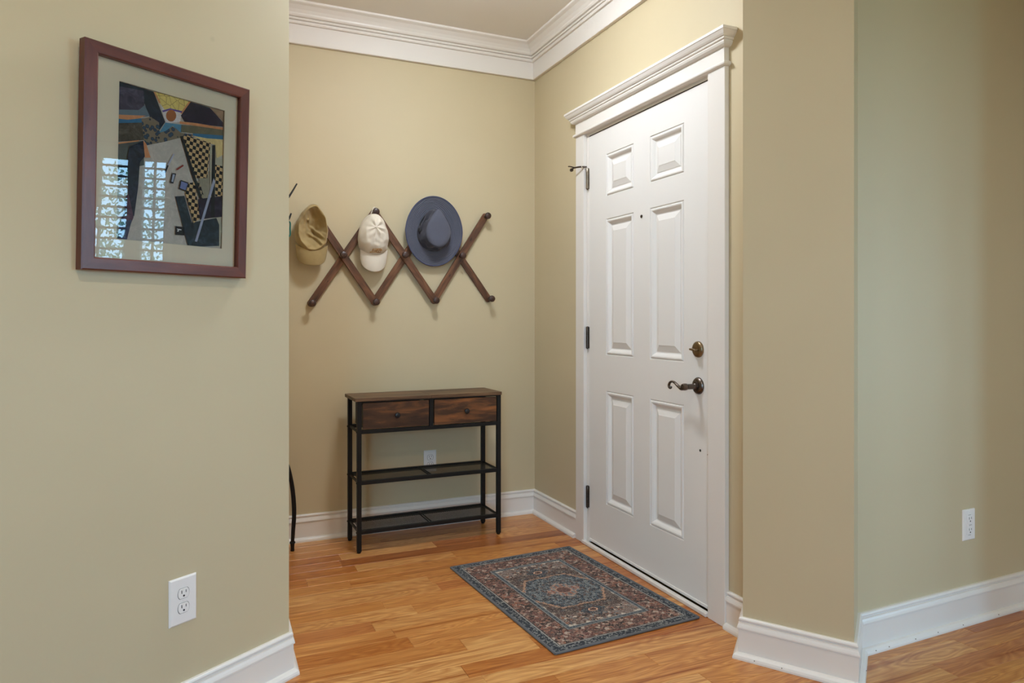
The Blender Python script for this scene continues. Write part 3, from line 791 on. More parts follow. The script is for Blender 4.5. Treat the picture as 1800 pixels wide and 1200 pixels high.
for (y0, y1) in ((-.0095, .0095), (Dp-.0095, Dp+.0095)):
    box('rail', M_black, lg, W-lg, y0, y1, .566, .584, ct, .001)
    box('rail', M_black, lg, W-lg, y0, y1, .7150, .7213, ct, .0005)
    box('rail', M_black, lg, W-lg, y0, y1, .324, .342, ct, .001)
    box('rail', M_black, lg, W-lg, y0, y1, .089, .107, ct, .001)
for x in (0, W):
    for z in (.575, .333, .098): box('side_rail', M_black, x-.004, x+.004, lg, Dp-lg, z-.006, z+.006, ct, .001)
box('center_post', M_black, .348, .3675, -.009, .010, .584, .7150, ct, .001)
for z in (.335, .100):
    for (a, b, sx) in ((lg, .352, 0), (.364, W-lg, 1)):
        sh = empty('shelf', parent=ct)
        mk('mesh_panel', [(a, .0095, z+.002), (b, .0095, z+.002), (b, Dp-.0095, z+.002), (a, Dp-.0095, z+.002)], [(0, 1, 2, 3)], M_mesh, sh)
        xx = b if sx == 0 else a
        tube('edge_wire', [(xx, .0095, z+.003), (xx, Dp-.0095, z+.003)], .0035, M_black, sh, 8)
for (a, b) in ((.0175, .3435), (.3725, .7065)):
    d = empty('drawer', parent=ct)
    box('drawer_front', M_rustic, a, b, -.011, .003, .588, .7125, d, .001)
    box('drawer_box', M_black, a+.006, b-.006, .0035, Dp-.02, .590, .700, d, .004)
    cx = (a+b)/2
    lathe('knob', [(0, .024), (.006, .0238), (.0115, .021), (.0135, .016), (.012, .011), (.007, .008), (.0055, .004), (.0085, 0)], M_knob, d, 24, Matrix.Translation((cx, -.011, .649)) @ FRONT)

# ------------------------------------------------------------------ peg rack
BM = FR['back'].M @ Matrix.Translation((FR['back'].len, 0, 0))     # origin at the corner, x negative to the left
rack = empty('peg_rack'); rack.matrix_world = BM; tag(rack, 'dark stained wooden accordion peg rack across the tan wall', 'coat rack')
bx = [-1.2573, -.9375, -.6140, -.2925]; bz = [1.1915, 1.2005, 1.2120, 1.2245]
tx = [-1.2540, -.9380, -.6230, -.3160]; tz = [1.662, 1.666, 1.675, 1.681]
mx_ = [-1.1060, -.7860, -.4665]; mz = [1.4370, 1.4480, 1.4560]
ST = .0105
def slat(x0, z0, x1, z1, layer, wd=.0185):
    a = Vector((x0, 0, z0)); b = Vector((x1, 0, z1)); d = (b-a).normalized(); n_ = Vector((-d.z, 0, d.x)); pts = []
    for c, s_ in ((b, 1), (a, -1)):
        for k in range(9):
            th = -PI/2+PI*k/8; pts.append(c + d*(s_*.012*math.cos(th)) + n_*(-s_*wd*math.sin(-th)*-1))
    # front outline polygon extruded with a small chamfer
    L = (b-a).length; ang = math.atan2(d.z, d.x)
    bm = bmesh.new(); vs = []
    out = [(L/2+.004+.0135*math.cos(t), wd*math.sin(t)) for t in [(-PI/2+PI*k/8) for k in range(9)]]+[(-L/2-.004+.0135*math.cos(t), wd*math.sin(t)) for t in [(PI/2+PI*k/8) for k in range(9)]]
    rings = [(0, 1.0), (-ST+.0015, 1.0), (-ST, .93)]
    for y, s_ in rings:
        vs.append([bm.verts.new((x*(1 if s_ == 1 else .9925), y, z*s_)) for x, z in out])
    k = len(out)
    for r in range(2):
        for i in range(k): bm.faces.new((vs[r][i], vs[r][(i+1) % k], vs[r+1][(i+1) % k], vs[r+1][i]))
    bm.faces.new(vs[0]); bm.faces.new(vs[2][::-1])
    o = from_bm('slat', bm, M_rack, rack)
    o.location = ((x0+x1)/2, -layer*ST-.002, (z0+z1)/2); o.rotation_euler = (0, -ang, 0)
    return o
for i in range(3): slat(bx[i], bz[i], tx[i+1], tz[i+1], 1)             # rising slats
for i in range(2): slat(tx[i], tz[i], bx[i+1], bz[i+1], 2)             # falling slats in front
slat(tx[2], tz[2], bx[3], bz[3], 0)                                    # last falling slat runs behind
peg_prof = [(.0095, 0), (.0085, .006), (.008, .026), (.0095, .030), (.0155, .033), (.0178, .037), (.0182, .042), (.0165, .048), (.0135, .0505), (0, .0510)]
pegs = [(x, z, 2) for x, z in zip(bx, bz)]+[(x, z, 2) for x, z in zip(tx, tz)]+[(x, z, 3) for x, z in zip(mx_, mz)]
p_first = None
for (x, z, l) in pegs:
    if p_first is None: p_first = lathe('peg', peg_prof, M_peg, rack, 22, FRONT); p = p_first
    else: p = p_first.copy(); COL.objects.link(p)
    p.location = (x, -.002-ST*l+.002, z)

# ------------------------------------------------------------------ hats
def nz(x, y, z, s): return noise.noise(Vector((x*s, y*s, z*s)))
def dome(name, m, root, cx, cz, ax, az, outl, h, d0, p=2.2, NR=26, NPH=72, extra=None, thick=.0025, parent=None):
    """closed shell: apex (ax,az), rim outline function outl(phi)->(x,z); depth = distance from wall (y=-d)"""
    vs = []; fs = []
    for r in range(NR+1):
        rho = (r/NR)
        for k in range(NPH):
            phi = 2*PI*k/NPH; ox, oz = outl(phi)
            t = math.sin(rho*PI/2)**1.0
            x = ax*(1-t)+ox*t; z = az*(1-t)+oz*t
            d = d0+h*max(0.0, (1-t**p))**(1/p)
            if extra: x, d, z = extra(x, d, z, rho, phi)
            vs.append((x, -d, z))
    for r in range(NR):
        for k in range(NPH): k2 = (k+1) % NPH; fs.append((r*NPH+k, r*NPH+k2, (r+1)*NPH+k2, (r+1)*NPH+k))
    bm = bmesh.new(); bv = [bm.verts.new(v) for v in vs]
    for f in fs: bm.faces.new([bv[i] for i in f])
    bmesh.ops.remove_doubles(bm, verts=bm.verts, dist=1e-6)
    o = from_bm(name, bm, m, root, True)
    md = o.modifiers.new('thickness', 'SOLIDIFY'); md.thickness = thick; md.offset = -1
    md = o.modifiers.new('smooth', 'SUBSURF'); md.levels = 1; md.render_levels = 1
    return o
def brim(name, m, root, cx, hw, ztop, zbot, d0, bulge, curve=.03, thick=.004, sq=2.8):
    NU, NV = 28, 12; vs = []; fs = []
    for j in range(NV+1):
        v = j/NV
        for i in range(NU+1):
            u = -1+2*i/NU
            edge = (1-abs(u)**sq)**(1/sq)
            zb = ztop+(zbot-ztop)*(.15+.85*edge)
            zt = ztop + .030*u*u
            x = cx+hw*u*(1-.06*v); z = zt+(zb-zt)*v
            d = d0+bulge*(1-u*u)-.012*v+.004*math.sin(v*PI)
            vs.append((x, -d, z))
    for j in range(NV):
        for i in range(NU): a = j*(NU+1)+i; fs.append((a, a+1, a+NU+2, a+NU+1))
    o = mk(name, vs, fs, m, root, True)
    md = o.modifiers.new('thickness', 'SOLIDIFY'); md.thickness = thick; md.offset = 0
    md = o.modifiers.new('smooth', 'SUBSURF'); md.levels = 1; md.render_levels = 1
    return o
# white cap
wc = empty('baseball_cap'); wc.matrix_world = BM; tag(wc, 'off white baseball cap with gold brown embroidery hanging on the second upper peg', 'cap')
WX = -.950
def w_out(phi):
    c, s_ = math.cos(phi), math.sin(phi)
    if s_ > 0: return WX+.079*math.copysign(abs(c)**.85, c)*(1-.20*s_**2), 1.518+.137*s_**1.0
    return WX+.079*math.copysign(abs(c)**.9, c), 1.518-.085*abs(s_)**1.1
WAX, WAZ = -.957, 1.576
def w_extra(x, d, z, rho, phi):
    dx, dz = x-WAX, z-WAZ; r = math.hypot(dx, dz)
    a = math.atan2(dz, dx)
    fold = 0
    for sa in (-PI/2, PI/2, PI/6, 5*PI/6, -PI/6, -5*PI/6):
        da = (a-sa+PI) % (2*PI)-PI
        fold += math.exp(-(da*r/.0035)**2)*.0016*min(1, r/.02)
    d += -fold
    d -= .012*math.exp(-((dz-.012)/.012)**2)*min(1, abs(dx)/.03)*math.exp(-(r/.07)**2)      # slumped crease either side of the button
    d += .010*nz(x, d, z, 22)*min(1, rho*2)+.004*nz(x+3, d, z, 55)
    d += .005*math.sin(a*7+2)*math.exp(-((r-.03)/.02)**2)
    return x+.004*nz(x, d+5, z, 25), d, z
dome('crown', M_whitecap, wc, 0, 0, WAX, WAZ, w_out, .106, .034, 2.3, extra=w_extra)
brim('brim', M_whitecap, wc, WX+.002, .072, 1.442, 1.354, .052, .030, sq=2.15)
lathe('button', [(0, .004), (.004, .0035), (.0065, .0015), (.0075, -.002)], M_whitecap, wc, 16, Matrix.Translation((WAX, -.1405, WAZ)) @ FRONT)
# embroidery: small raised stitched strokes on the crown front
def on_crown(x, z):
    best = None
    cr = [c for c in wc.children if c.name.startswith('crown')][0]
    for v in cr.data.vertices:
        q = (v.co.x-x)**2+(v.co.z-z)**2
        if best is None or q < best[0]: best = (q, v.co.y)
    return best[1]
emb = empty('embroidery', parent=wc); emb['label'] = 'gold brown embroidered emblem'
for (x0, z0, x1, z1, r) in ((-.952, 1.4665, -.912, 1.4705, .0022), (-.958, 1.4585, -.914, 1.4615, .0024), (-.950, 1.474, -.918, 1.4765, .0016), (-.950, 1.4665, -.948, 1.475, .0018), (-.934, 1.460, -.932, 1.474, .0018), (-.917, 1.464, -.914, 1.475, .0018), (-.942, 1.459, -.936, 1.469, .0014), (-.926, 1.461, -.921, 1.472, .0014)):
    x0, x1 = -.946+(x0+.934)*1.3, -.946+(x1+.934)*1.3; z0 -= .006; z1 -= .006
    ps = []
    for k in range(7):
        t = k/6; x = x0+(x1-x0)*t; z = z0+(z1-z0)*t+.0012*math.sin(t*PI*2); ps.append((x, on_crown(x, z)-.0012, z))
    tube('stitch', ps, r, M_gold_thread, emb, 6)
tube('strap', [(-.962, -.030, 1.640), (-.958, -.045, 1.660), (-.946, -.052, 1.688), (-.932, -.048, 1.672), (-.925, -.035, 1.648)], .004, M_whitecap, wc, 8, .4, n=6)
# khaki cap
kc = empty('baseball_cap'); kc.matrix_world = BM; tag(kc, 'khaki tan baseball cap with crumpled crown hanging leftmost on the rack', 'cap')
KX = -1.262
def k_out(phi):
    c, s_ = math.cos(phi), math.sin(phi)
    if s_ > 0: return KX+.006*s_+.079*math.copysign(abs(c)**.95, c)*(1-.25*s_**2), 1.532+.151*s_
    return KX+.079*math.copysign(abs(c)**.9, c), 1.532-.098*abs(s_)**1.2
def k_extra(x, d, z, rho, phi):
    s = math.sin(rho*PI/2)
    q = max(0., 1-(s/.86)**2)
    d -= .088*q**.9                                    # pushed in crown
    d += .016*nz(x, 0, z, 26)*(1-s)*2.0+.007*nz(x+7, 0, z+2, 60)
    # diagonal folds at the lower right of the hollow
    for (px, pz, qx, qz, amp) in ((-1.270, 1.575, -1.205, 1.515, .014), (-1.280, 1.535, -1.235, 1.515, .012), (-1.245, 1.520, -1.215, 1.480, .013), (-1.285, 1.620, -1.275, 1.560, -.010), (-1.235, 1.650, -1.195, 1.590, .010)):
        vx, vz = qx-px, qz-pz; L = math.hypot(vx, vz); t = ((x-px)*vx+(z-pz)*vz)/L/L
        if -.2 < t < 1.2:
            dist = ((x-px)*vz-(z-pz)*vx)/L
            d += amp*math.exp(-(dist/.006)**2)*math.sin(max(0, min(1, (t+.2)/1.4))*PI) - amp*.8*math.exp(-((dist-.011)/.006)**2)*math.sin(max(0, min(1, (t+.2)/1.4))*PI)
    return x+.020*(d/.12)*0+.005*nz(x, 3, z, 20), d, z
dome('crown', M_khaki, kc, 0, 0, KX+.012, 1.572, k_out, .102, .035, 3.4, extra=k_extra, NR=34, NPH=90)
brim('brim', M_khaki, kc, KX, .078, 1.452, 1.376, .070, .034, sq=2.5)
lathe('button', [(0, .003), (.004, .0026), (.006, .001), (.007, -.003)], M_khaki, kc, 14, Matrix.Translation((-1.283, -.082, 1.603)) @ FRONT)
# blue brimmed hat
bh = empty('sun_hat'); bh.matrix_world = BM; tag(bh, 'slate blue wide brimmed sun hat hanging on the third upper peg', 'hat')
HX, HZ = -.6215, 1.582
def b_outer(phi):
    c, s_ = math.cos(phi), math.sin(phi)
    e = .1585*(1-.05*s_) if s_ > 0 else .1585*(1-.015*abs(s_))
    return HX+e*c, HZ+(.186 if s_ > 0 else .186)*s_
def b_base(phi):
    c, s_ = math.cos(phi), math.sin(phi)
    return HX-.004+.090*c*(1-.42*max(0, s_)**1.6), HZ-.014+(.132 if s_ > 0 else .094)*s_
def b_top(phi):
    c, s_ = math.cos(phi), math.sin(phi)
    return HX+.004+.068*c*(1-.50*max(0, s_)**1.5), HZ-.008+(.118 if s_ > 0 else .084)*s_
def ring_surface(name, rings, m, root, seg=96, cap=False, thick=.003, off=-1):
    vs = []; fs = []
    for fn in rings:
        for k in range(seg):
            x, d, z = fn(2*PI*k/seg); vs.append((x, -d, z))
    for r in range(len(rings)-1):
        for k in range(seg): k2 = (k+1) % seg; fs.append((r*seg+k, r*seg+k2, (r+1)*seg+k2, (r+1)*seg+k))
    if cap: fs.append(tuple((len(rings)-1)*seg+k for k in range(seg)))
    o = mk(name, vs, fs, m, root, True)
    if thick:
        md = o.modifiers.new('thickness', 'SOLIDIFY'); md.thickness = thick; md.offset = off
    return o
def brim_ring(t):
    def f(phi):
        ox, oz = b_outer(phi); ix, iz = b_base(phi); s_ = math.sin(phi)
        x = ix+(ox-ix)*t; z = iz+(oz-iz)*t
        d = .038+.012*t*abs(math.cos(phi))*1.0-.004*t*max(0, -s_)+.010*t*max(0, s_)
        d += (.0006+.0012*max(0, s_))*math.sin(t*2*PI*9) if .08 < t < .93 else 0
        if t > .97: d += .002
        return x, d, z
    return f
ring_surface('brim', [brim_ring(i/110) for i in range(111)], M_blue, bh, 120, thick=.0025)
ring_surface('brim_binding', [lambda p, t=t, e=e: (b_outer(p)[0]+(b_outer(p)[0]-HX)*t, brim_ring(1)(p)[1]+e, b_outer(p)[1]+(b_outer(p)[1]-HZ)*t) for t, e in ((-.022, .0015), (-.016, .0034), (0, .0038), (.010, .0018), (.010, -.0025), (0, -.0045), (-.02, -.0045))], M_blue_edge, bh, 120, thick=0)
def side_ring(t):
    def f(phi):
        bx_, bz_ = b_base(phi); tx_, tz_ = b_top(phi)
        x = bx_+(tx_-bx_)*t; z = bz_+(tz_-bz_)*t
        d = .038+.072*t
        w_ = .005*math.sin(phi*9+1.3)*math.sin(t*PI)+.007*nz(x, d, z, 40)*math.sin(t*PI)
        x += w_*math.cos(phi); z += w_*math.sin(phi)
        return x, d, z
    return f
ring_surface('crown_side', [side_ring(i/18) for i in range(19)], M_blue_dark, bh, 96, thick=.002)
def top_ring(s_):
    def f(phi):
        tx_, tz_ = b_top(phi); cx, cz = HX+.004, HZ-.006
        e = max(0, 1-s_**6)**.5
        return cx+(tx_-cx)*s_, .106+.014*e-.004*math.exp(-((s_)/.5)**2)*1.0+.0018*nz(tx_*s_, 0, tz_*s_, 30), cz+(tz_-cz)*s_
    return f
ring_surface('crown_top', [top_ring(s_) for s_ in (1.02, 1.0, .985, .96, .92, .86, .78, .66, .5, .3, .12)], M_blue, bh, 96, True, thick=0)
# chin cord and toggle on the left side of the crown
tube('chin_cord', [(-.700, -.052, 1.555), (-.706, -.064, 1.570), (-.697, -.070, 1.590), (-.703, -.060, 1.612), (-.690, -.056, 1.640), (-.668, -.060, 1.668)], .0028, M_slot, bh, 8, n=6)
box('cord_toggle', M_slot, -.712, -.696, -.066, -.052, 1.572, 1.594, bh, .004, 3)
tube('crown_fold', [(-.672, -.085, 1.672), (-.684, -.082, 1.640), (-.696, -.072, 1.600), (-.690, -.060, 1.560)], [.004, .008, .008, .004], M_blue_dark, bh, 10, .6, n=6)

# ------------------------------------------------------------------ coat stand behind the left corner, teal lanyard on it
cs = empty('coat_stand', (-1.150, 3.310, 0)); tag(cs, 'black metal coat stand mostly hidden behind the left wall corner', 'coat stand')
tube('pole', [(0, 0, .30), (0, 0, 1.72)], .0125, M_black, cs, 16)
lathe('finial', [(.0125, 1.72), (.017, 1.725), (.019, 1.737), (.014, 1.750), (0, 1.756)], M_black, cs, 16)
a0 = math.atan2(.077, .096)
for k in range(3):
    a = a0+k*2*PI/3; c, s_ = math.cos(a), math.sin(a)
    l = tube('leg', [(0, 0, .50), (c*.085, s_*.085, .44), (c*.118, s_*.118, .33), (c*.131, s_*.131, .20), (c*.126, s_*.126, .09), (c*.123, s_*.123, .045)], [.008, .009, .010, .0105, .009, .008], M_black, cs, 10, n=6)
    lathe('foot', [(.0118, .045), (.0135, .040), (.010, .034), (.0085, .012), (.0095, .004), (.008, 0), (0, 0)], M_black, l, 14, Matrix.Translation((c*.123, s_*.123, 0)))
for k in range(6):
    a = a0+k*PI/3; c, s_ = math.cos(a), math.sin(a); big = k % 2 == 0
    if big: pts = [(0, 0, 1.62), (c*.05, s_*.05, 1.635), (c*.10, s_*.10, 1.69), (c*.145, s_*.145, 1.765)]
    else: pts = [(0, 0, 1.55), (c*.04, s_*.04, 1.545), (c*.065, s_*.065, 1.565), (c*.075, s_*.075, 1.60)]
    tube('hook', pts, [.008, .007, .005, .0035], M_black, cs, 8, n=5)
tube('hook', [(0, 0, 1.57), (.05, .035, 1.562), (.080, .050, 1.58), (.094, .064, 1.618)], [.007, .006, .005, .0035], M_black, cs, 8, n=5)
tl = empty('lanyard', (-1.060, 3.372, 1.50)); tag(tl, 'teal strap hanging on the coat stand at the left corner', 'strap')
tube('strap', [(-.024, -.016, .076), (-.012, -.008, .080), (-.001, 0, .074), (-.001, 0, .045), (-.001, 0, .014), (-.012, -.006, .006), (-.026, -.014, .012), (-.028, -.018, .05), (-.024, -.016, .076)], .007, M_teal, tl, 8, .35, n=6)

# ------------------------------------------------------------------ rug
rc = Vector((.2108, 2.8880, 0)); RM = Matrix.Translation(rc) @ Matrix.Rotation(math.radians(24.6), 4, 'Z')
c0 = [Vector((-.2398, 3.1636)), Vector((.314, 3.4462)), Vector((.6699, 2.6204)), Vector((.0993, 2.3224))]
ctr = sum(c0, Vector((0, 0)))/4; wdir = ((c0[1]-c0[0])+(c0[2]-c0[3])).normalized()
RM = Matrix.Translation((ctr.x, ctr.y, .0002)) @ Matrix.Rotation(math.atan2(wdir.y, wdir.x), 4, 'Z')
rug = empty('rug'); rug.matrix_world = RM; tag(rug, 'small faded persian style doormat rug in brown red and slate blue', 'rug')
NXr, NYr = 30, 44; rv = []; rf = []
def rz_(x, y): return .0062+.0016*max(0, nz(x, y, 0, 5))+.0004*nz(x, y, 2, 30)
for j in range(NYr+1):
    for i in range(NXr+1):
        x = -.310+.620*i/NXr; y = -.455+.910*j/NYr; rv.append((x, y, rz_(x, y)))
nb = len(rv)
for j in range(NYr):
    for i in range(NXr): a = j*(NXr+1)+i; rf.append((a, a+1, a+NXr+2, a+NXr+1))
ring = [i for i in range(NXr+1)]+[(j+1)*(NXr+1)-1 for j in range(1, NYr+1)]+[NYr*(NXr+1)+i for i in range(NXr-1, -1, -1)]+[j*(NXr+1) for j in range(NYr-1, 0, -1)]
for i in ring: rv.append((rv[i][0], rv[i][1], 0.0))
for k in range(len(ring)): rf.append((ring[k], ring[(k+1) % len(ring)], nb+(k+1) % len(ring), nb+k))
rf.append(tuple(nb+k for k in range(len(ring))))
mk('pile', rv, rf, M_rug, rug, False)
edge = []
for (x0, y0, x1, y1) in ((-.310, -.455, .310, -.455), (.310, -.455, .310, .455), (.310, .455, -.310, .455), (-.310, .455, -.310, -.455)):
    pts = []
    for k in range(21): t = k/20; x = x0+(x1-x0)*t; y = y0+(y1-y0)*t; pts.append((x, y, .0042))
    tube('binding', pts, .0042, M_binding, rug, 8)

# ------------------------------------------------------------------ outlets
def outlet(M, x, z, lab, style='duplex', w_=.078, h_=.122):
    o = empty('wall_outlet'); o.matrix_world = M @ Matrix.Translation((x, 0, z)); tag(o, lab, 'outlet')
    bm = bmesh.new(); pr = [(w_/2, h_/2, 0), (w_/2, h_/2, -.0025), (w_/2-.004, h_/2-.004, -.0058)]
    vs = []
    for a, b, y in pr: vs.append([bm.verts.new(v) for v in ((-a, y, -b), (a, y, -b), (a, y, b), (-a, y, b))])
    for r in range(2):
        for k in range(4): bm.faces.new((vs[r][k], vs[r][(k+1) % 4], vs[r+1][(k+1) % 4], vs[r+1][k]))
    bm.faces.new(vs[0]); bm.faces.new(vs[2][::-1])
    from_bm('cover_plate', bm, M_plate, o)
    def recept(cz, m=M_plate, shape=True):
        pts = []
        if shape:
            for k in range(28):
                a = 2*PI*k/28; px_, pz_ = .0165*math.cos(a), .0165*math.sin(a); pz_ = max(-.0135, min(.0135, pz_*1.1)); pts.append((px_, pz_))
            vs = [(x_, -.0055, z_+cz) for x_, z_ in pts]+[(x_*.96, -.0076, z_*.96+cz) for x_, z_ in pts]; k = len(pts)
            r = mk('receptacle', vs, [(j, (j+1) % k, k+(j+1) % k, k+j) for j in range(k)]+[tuple(range(k, 2*k))], m, o)
            vs2 = [(x_*1.06, -.00585, z_*1.06+cz) for x_, z_ in pts]
            mk('outline_groove', vs2, [tuple(range(k))], M_print, r)
        else:
            r = box('receptacle', m, -.0125, .0125, -.0090, -.0070, cz-.013, cz+.013, o, .0006)
        dd = -.0079 if shape else -.0093
        box('slot', M_slot, -.0072, -.0052, dd, dd+.001, cz+.0005, cz+.0088, r, 0); box('slot', M_slot, .0052, .0070, dd, dd+.001, cz+.0015, cz+.0085, r, 0)
        lathe('ground_hole', [(0, .0003), (.0027, .0003), (.0027, -.0008)], M_slot, r, 12, Matrix.Translation((0, dd+.0003, cz-.0062)) @ FRONT)
        return r
    if style == 'duplex':
        recept(.0195); recept(-.0195)
        lathe('screw', [(0, .0016), (.0024, .0012), (.0032, 0)], M_plate, o, 12, Matrix.Translation((0, -.0056, 0)) @ FRONT)
    else:
        box('insert', M_plate, -.0168, .0168, -.0078, -.005, -.034, .034, o, .0008)
        recept(.0205, shape=False); recept(-.0205, shape=False)
        for cz, wd in ((.0033, .011), (-.0033, .013)): box('button', M_plate, -.008, .008, -.0092, -.0075, cz-.0028, cz+.0028, o, .0004)
        for cz in (.036, .0005, -.0372): box('print_mark', M_print, -.0075, .0075, -.0096 if cz == .0005 else -.0062, -.0055, cz-.0005, cz+.0005, o, 0)
        for cz in (.048, -.048): lathe('screw', [(0, .0016), (.0024, .0012), (.0032, 0)], M_plate, o, 12, Matrix.Translation((0, -.0056, cz)) @ FRONT)
    return o
LM = FR['left'].M @ Matrix.Translation((FR['left'].len, 0, 0))
outlet(LM, -.361, .3555, 'white duplex outlet low on the left wall below the collage', w_=.080, h_=.126)
outlet(BM, -.630, .346, 'white duplex outlet on the tan wall behind the console table', w_=.070, h_=.115)
outlet(FR['right'].M, .5855, .356, 'white square face outlet on the far right wall', 'decor', .070, .114)

# ------------------------------------------------------------------ framed collage
pc = empty('framed_picture'); pc.matrix_world = LM @ Matrix.Translation((-.4065, -.0005, 1.235)) @ Matrix.Rotation(math.radians(1.9), 4, 'X')
tag(pc, 'abstract paper collage in cream mat and cherry wood frame', 'picture')
FW, FH, fw_ = .457, .546, .031
def rail(name, a, b, ia, ib):
    # mitred moulding from outer corners a-b to inner corners ia-ib (x,z)
    prof = [(0, 0.0), (0, -.024), (.10, -.027), (.9, -.027), (1, -.0255), (1, -.016), (1, 0)]
    vs = []
    for (o_, i_) in ((a, ia), (b, ib)):
        for t, y in prof: vs.append((o_[0]+(i_[0]-o_[0])*t, y, o_[1]+(i_[1]-o_[1])*t))
    k = len(prof); fs = [(j, (j+1) % k, k+(j+1) % k, k+j) for j in range(k)]+[tuple(range(k)), tuple(range(2*k-1, k-1, -1))]
    o = mk(name, vs, fs, M_cherry, pc)
    return o
o4 = [(-FW/2, 0), (FW/2, 0), (FW/2, FH), (-FW/2, FH)]; i4 = [(-FW/2+fw_, fw_), (FW/2-fw_, fw_), (FW/2-fw_, FH-fw_), (-FW/2+fw_, FH-fw_)]
M_cherry_v = wood('cherry_frame_wood_upright', (74, 30, 20), (92, 42, 29), (106, 52, 38), (40, 40, 6), .33, False, bump=.03)
for k in range(4):
    r_ = rail('frame_rail', o4[k], o4[(k+1) % 4], i4[k], i4[(k+1) % 4])
    if k in (1, 3): r_.data.materials[0] = M_cherry_v
M_mat = paint('mat_board', (240, 226, 202), .8, .01, .02, 500)
aw = dict(x0=-.140, x1=.157, z0=.080, z1=.470)
vs = [(-FW/2+fw_-.004, -.012, fw_-.004), (FW/2-fw_+.004, -.012, fw_-.004), (FW/2-fw_+.004, -.012, FH-fw_+.004), (-FW/2+fw_-.004, -.012, FH-fw_+.004),
      (aw['x0'], -.012, aw['z0']), (aw['x1'], -.012, aw['z0']), (aw['x1'], -.012, aw['z1']), (aw['x0'], -.012, aw['z1']),
      (aw['x0']+.0012, -.0105, aw['z0']+.0012), (aw['x1']-.0012, -.0105, aw['z0']+.0012), (aw['x1']-.0012, -.0105, aw['z1']-.0012), (aw['x0']+.0012, -.0105, aw['z1']-.0012)]
mk('mat_board', vs, [(k, (k+1) % 4, 4+(k+1) % 4, 4+k) for k in range(4)]+[(4+k, 4+(k+1) % 4, 8+(k+1) % 4, 8+k) for k in range(4)], M_mat, pc)
box('backing_board', M_slot, -FW/2+.006, FW/2-.006, -.004, 0, .006, FH-.006, pc, 0)
mk('glass_pane', [(-FW/2+fw_-.003, -.0175, fw_-.003), (FW/2-fw_+.003, -.0175, fw_-.003), (FW/2-fw_+.003, -.0175, FH-fw_+.003), (-FW/2+fw_-.003, -.0175, FH-fw_+.003)], [(0, 1, 2, 3)], M_picglass, pc)
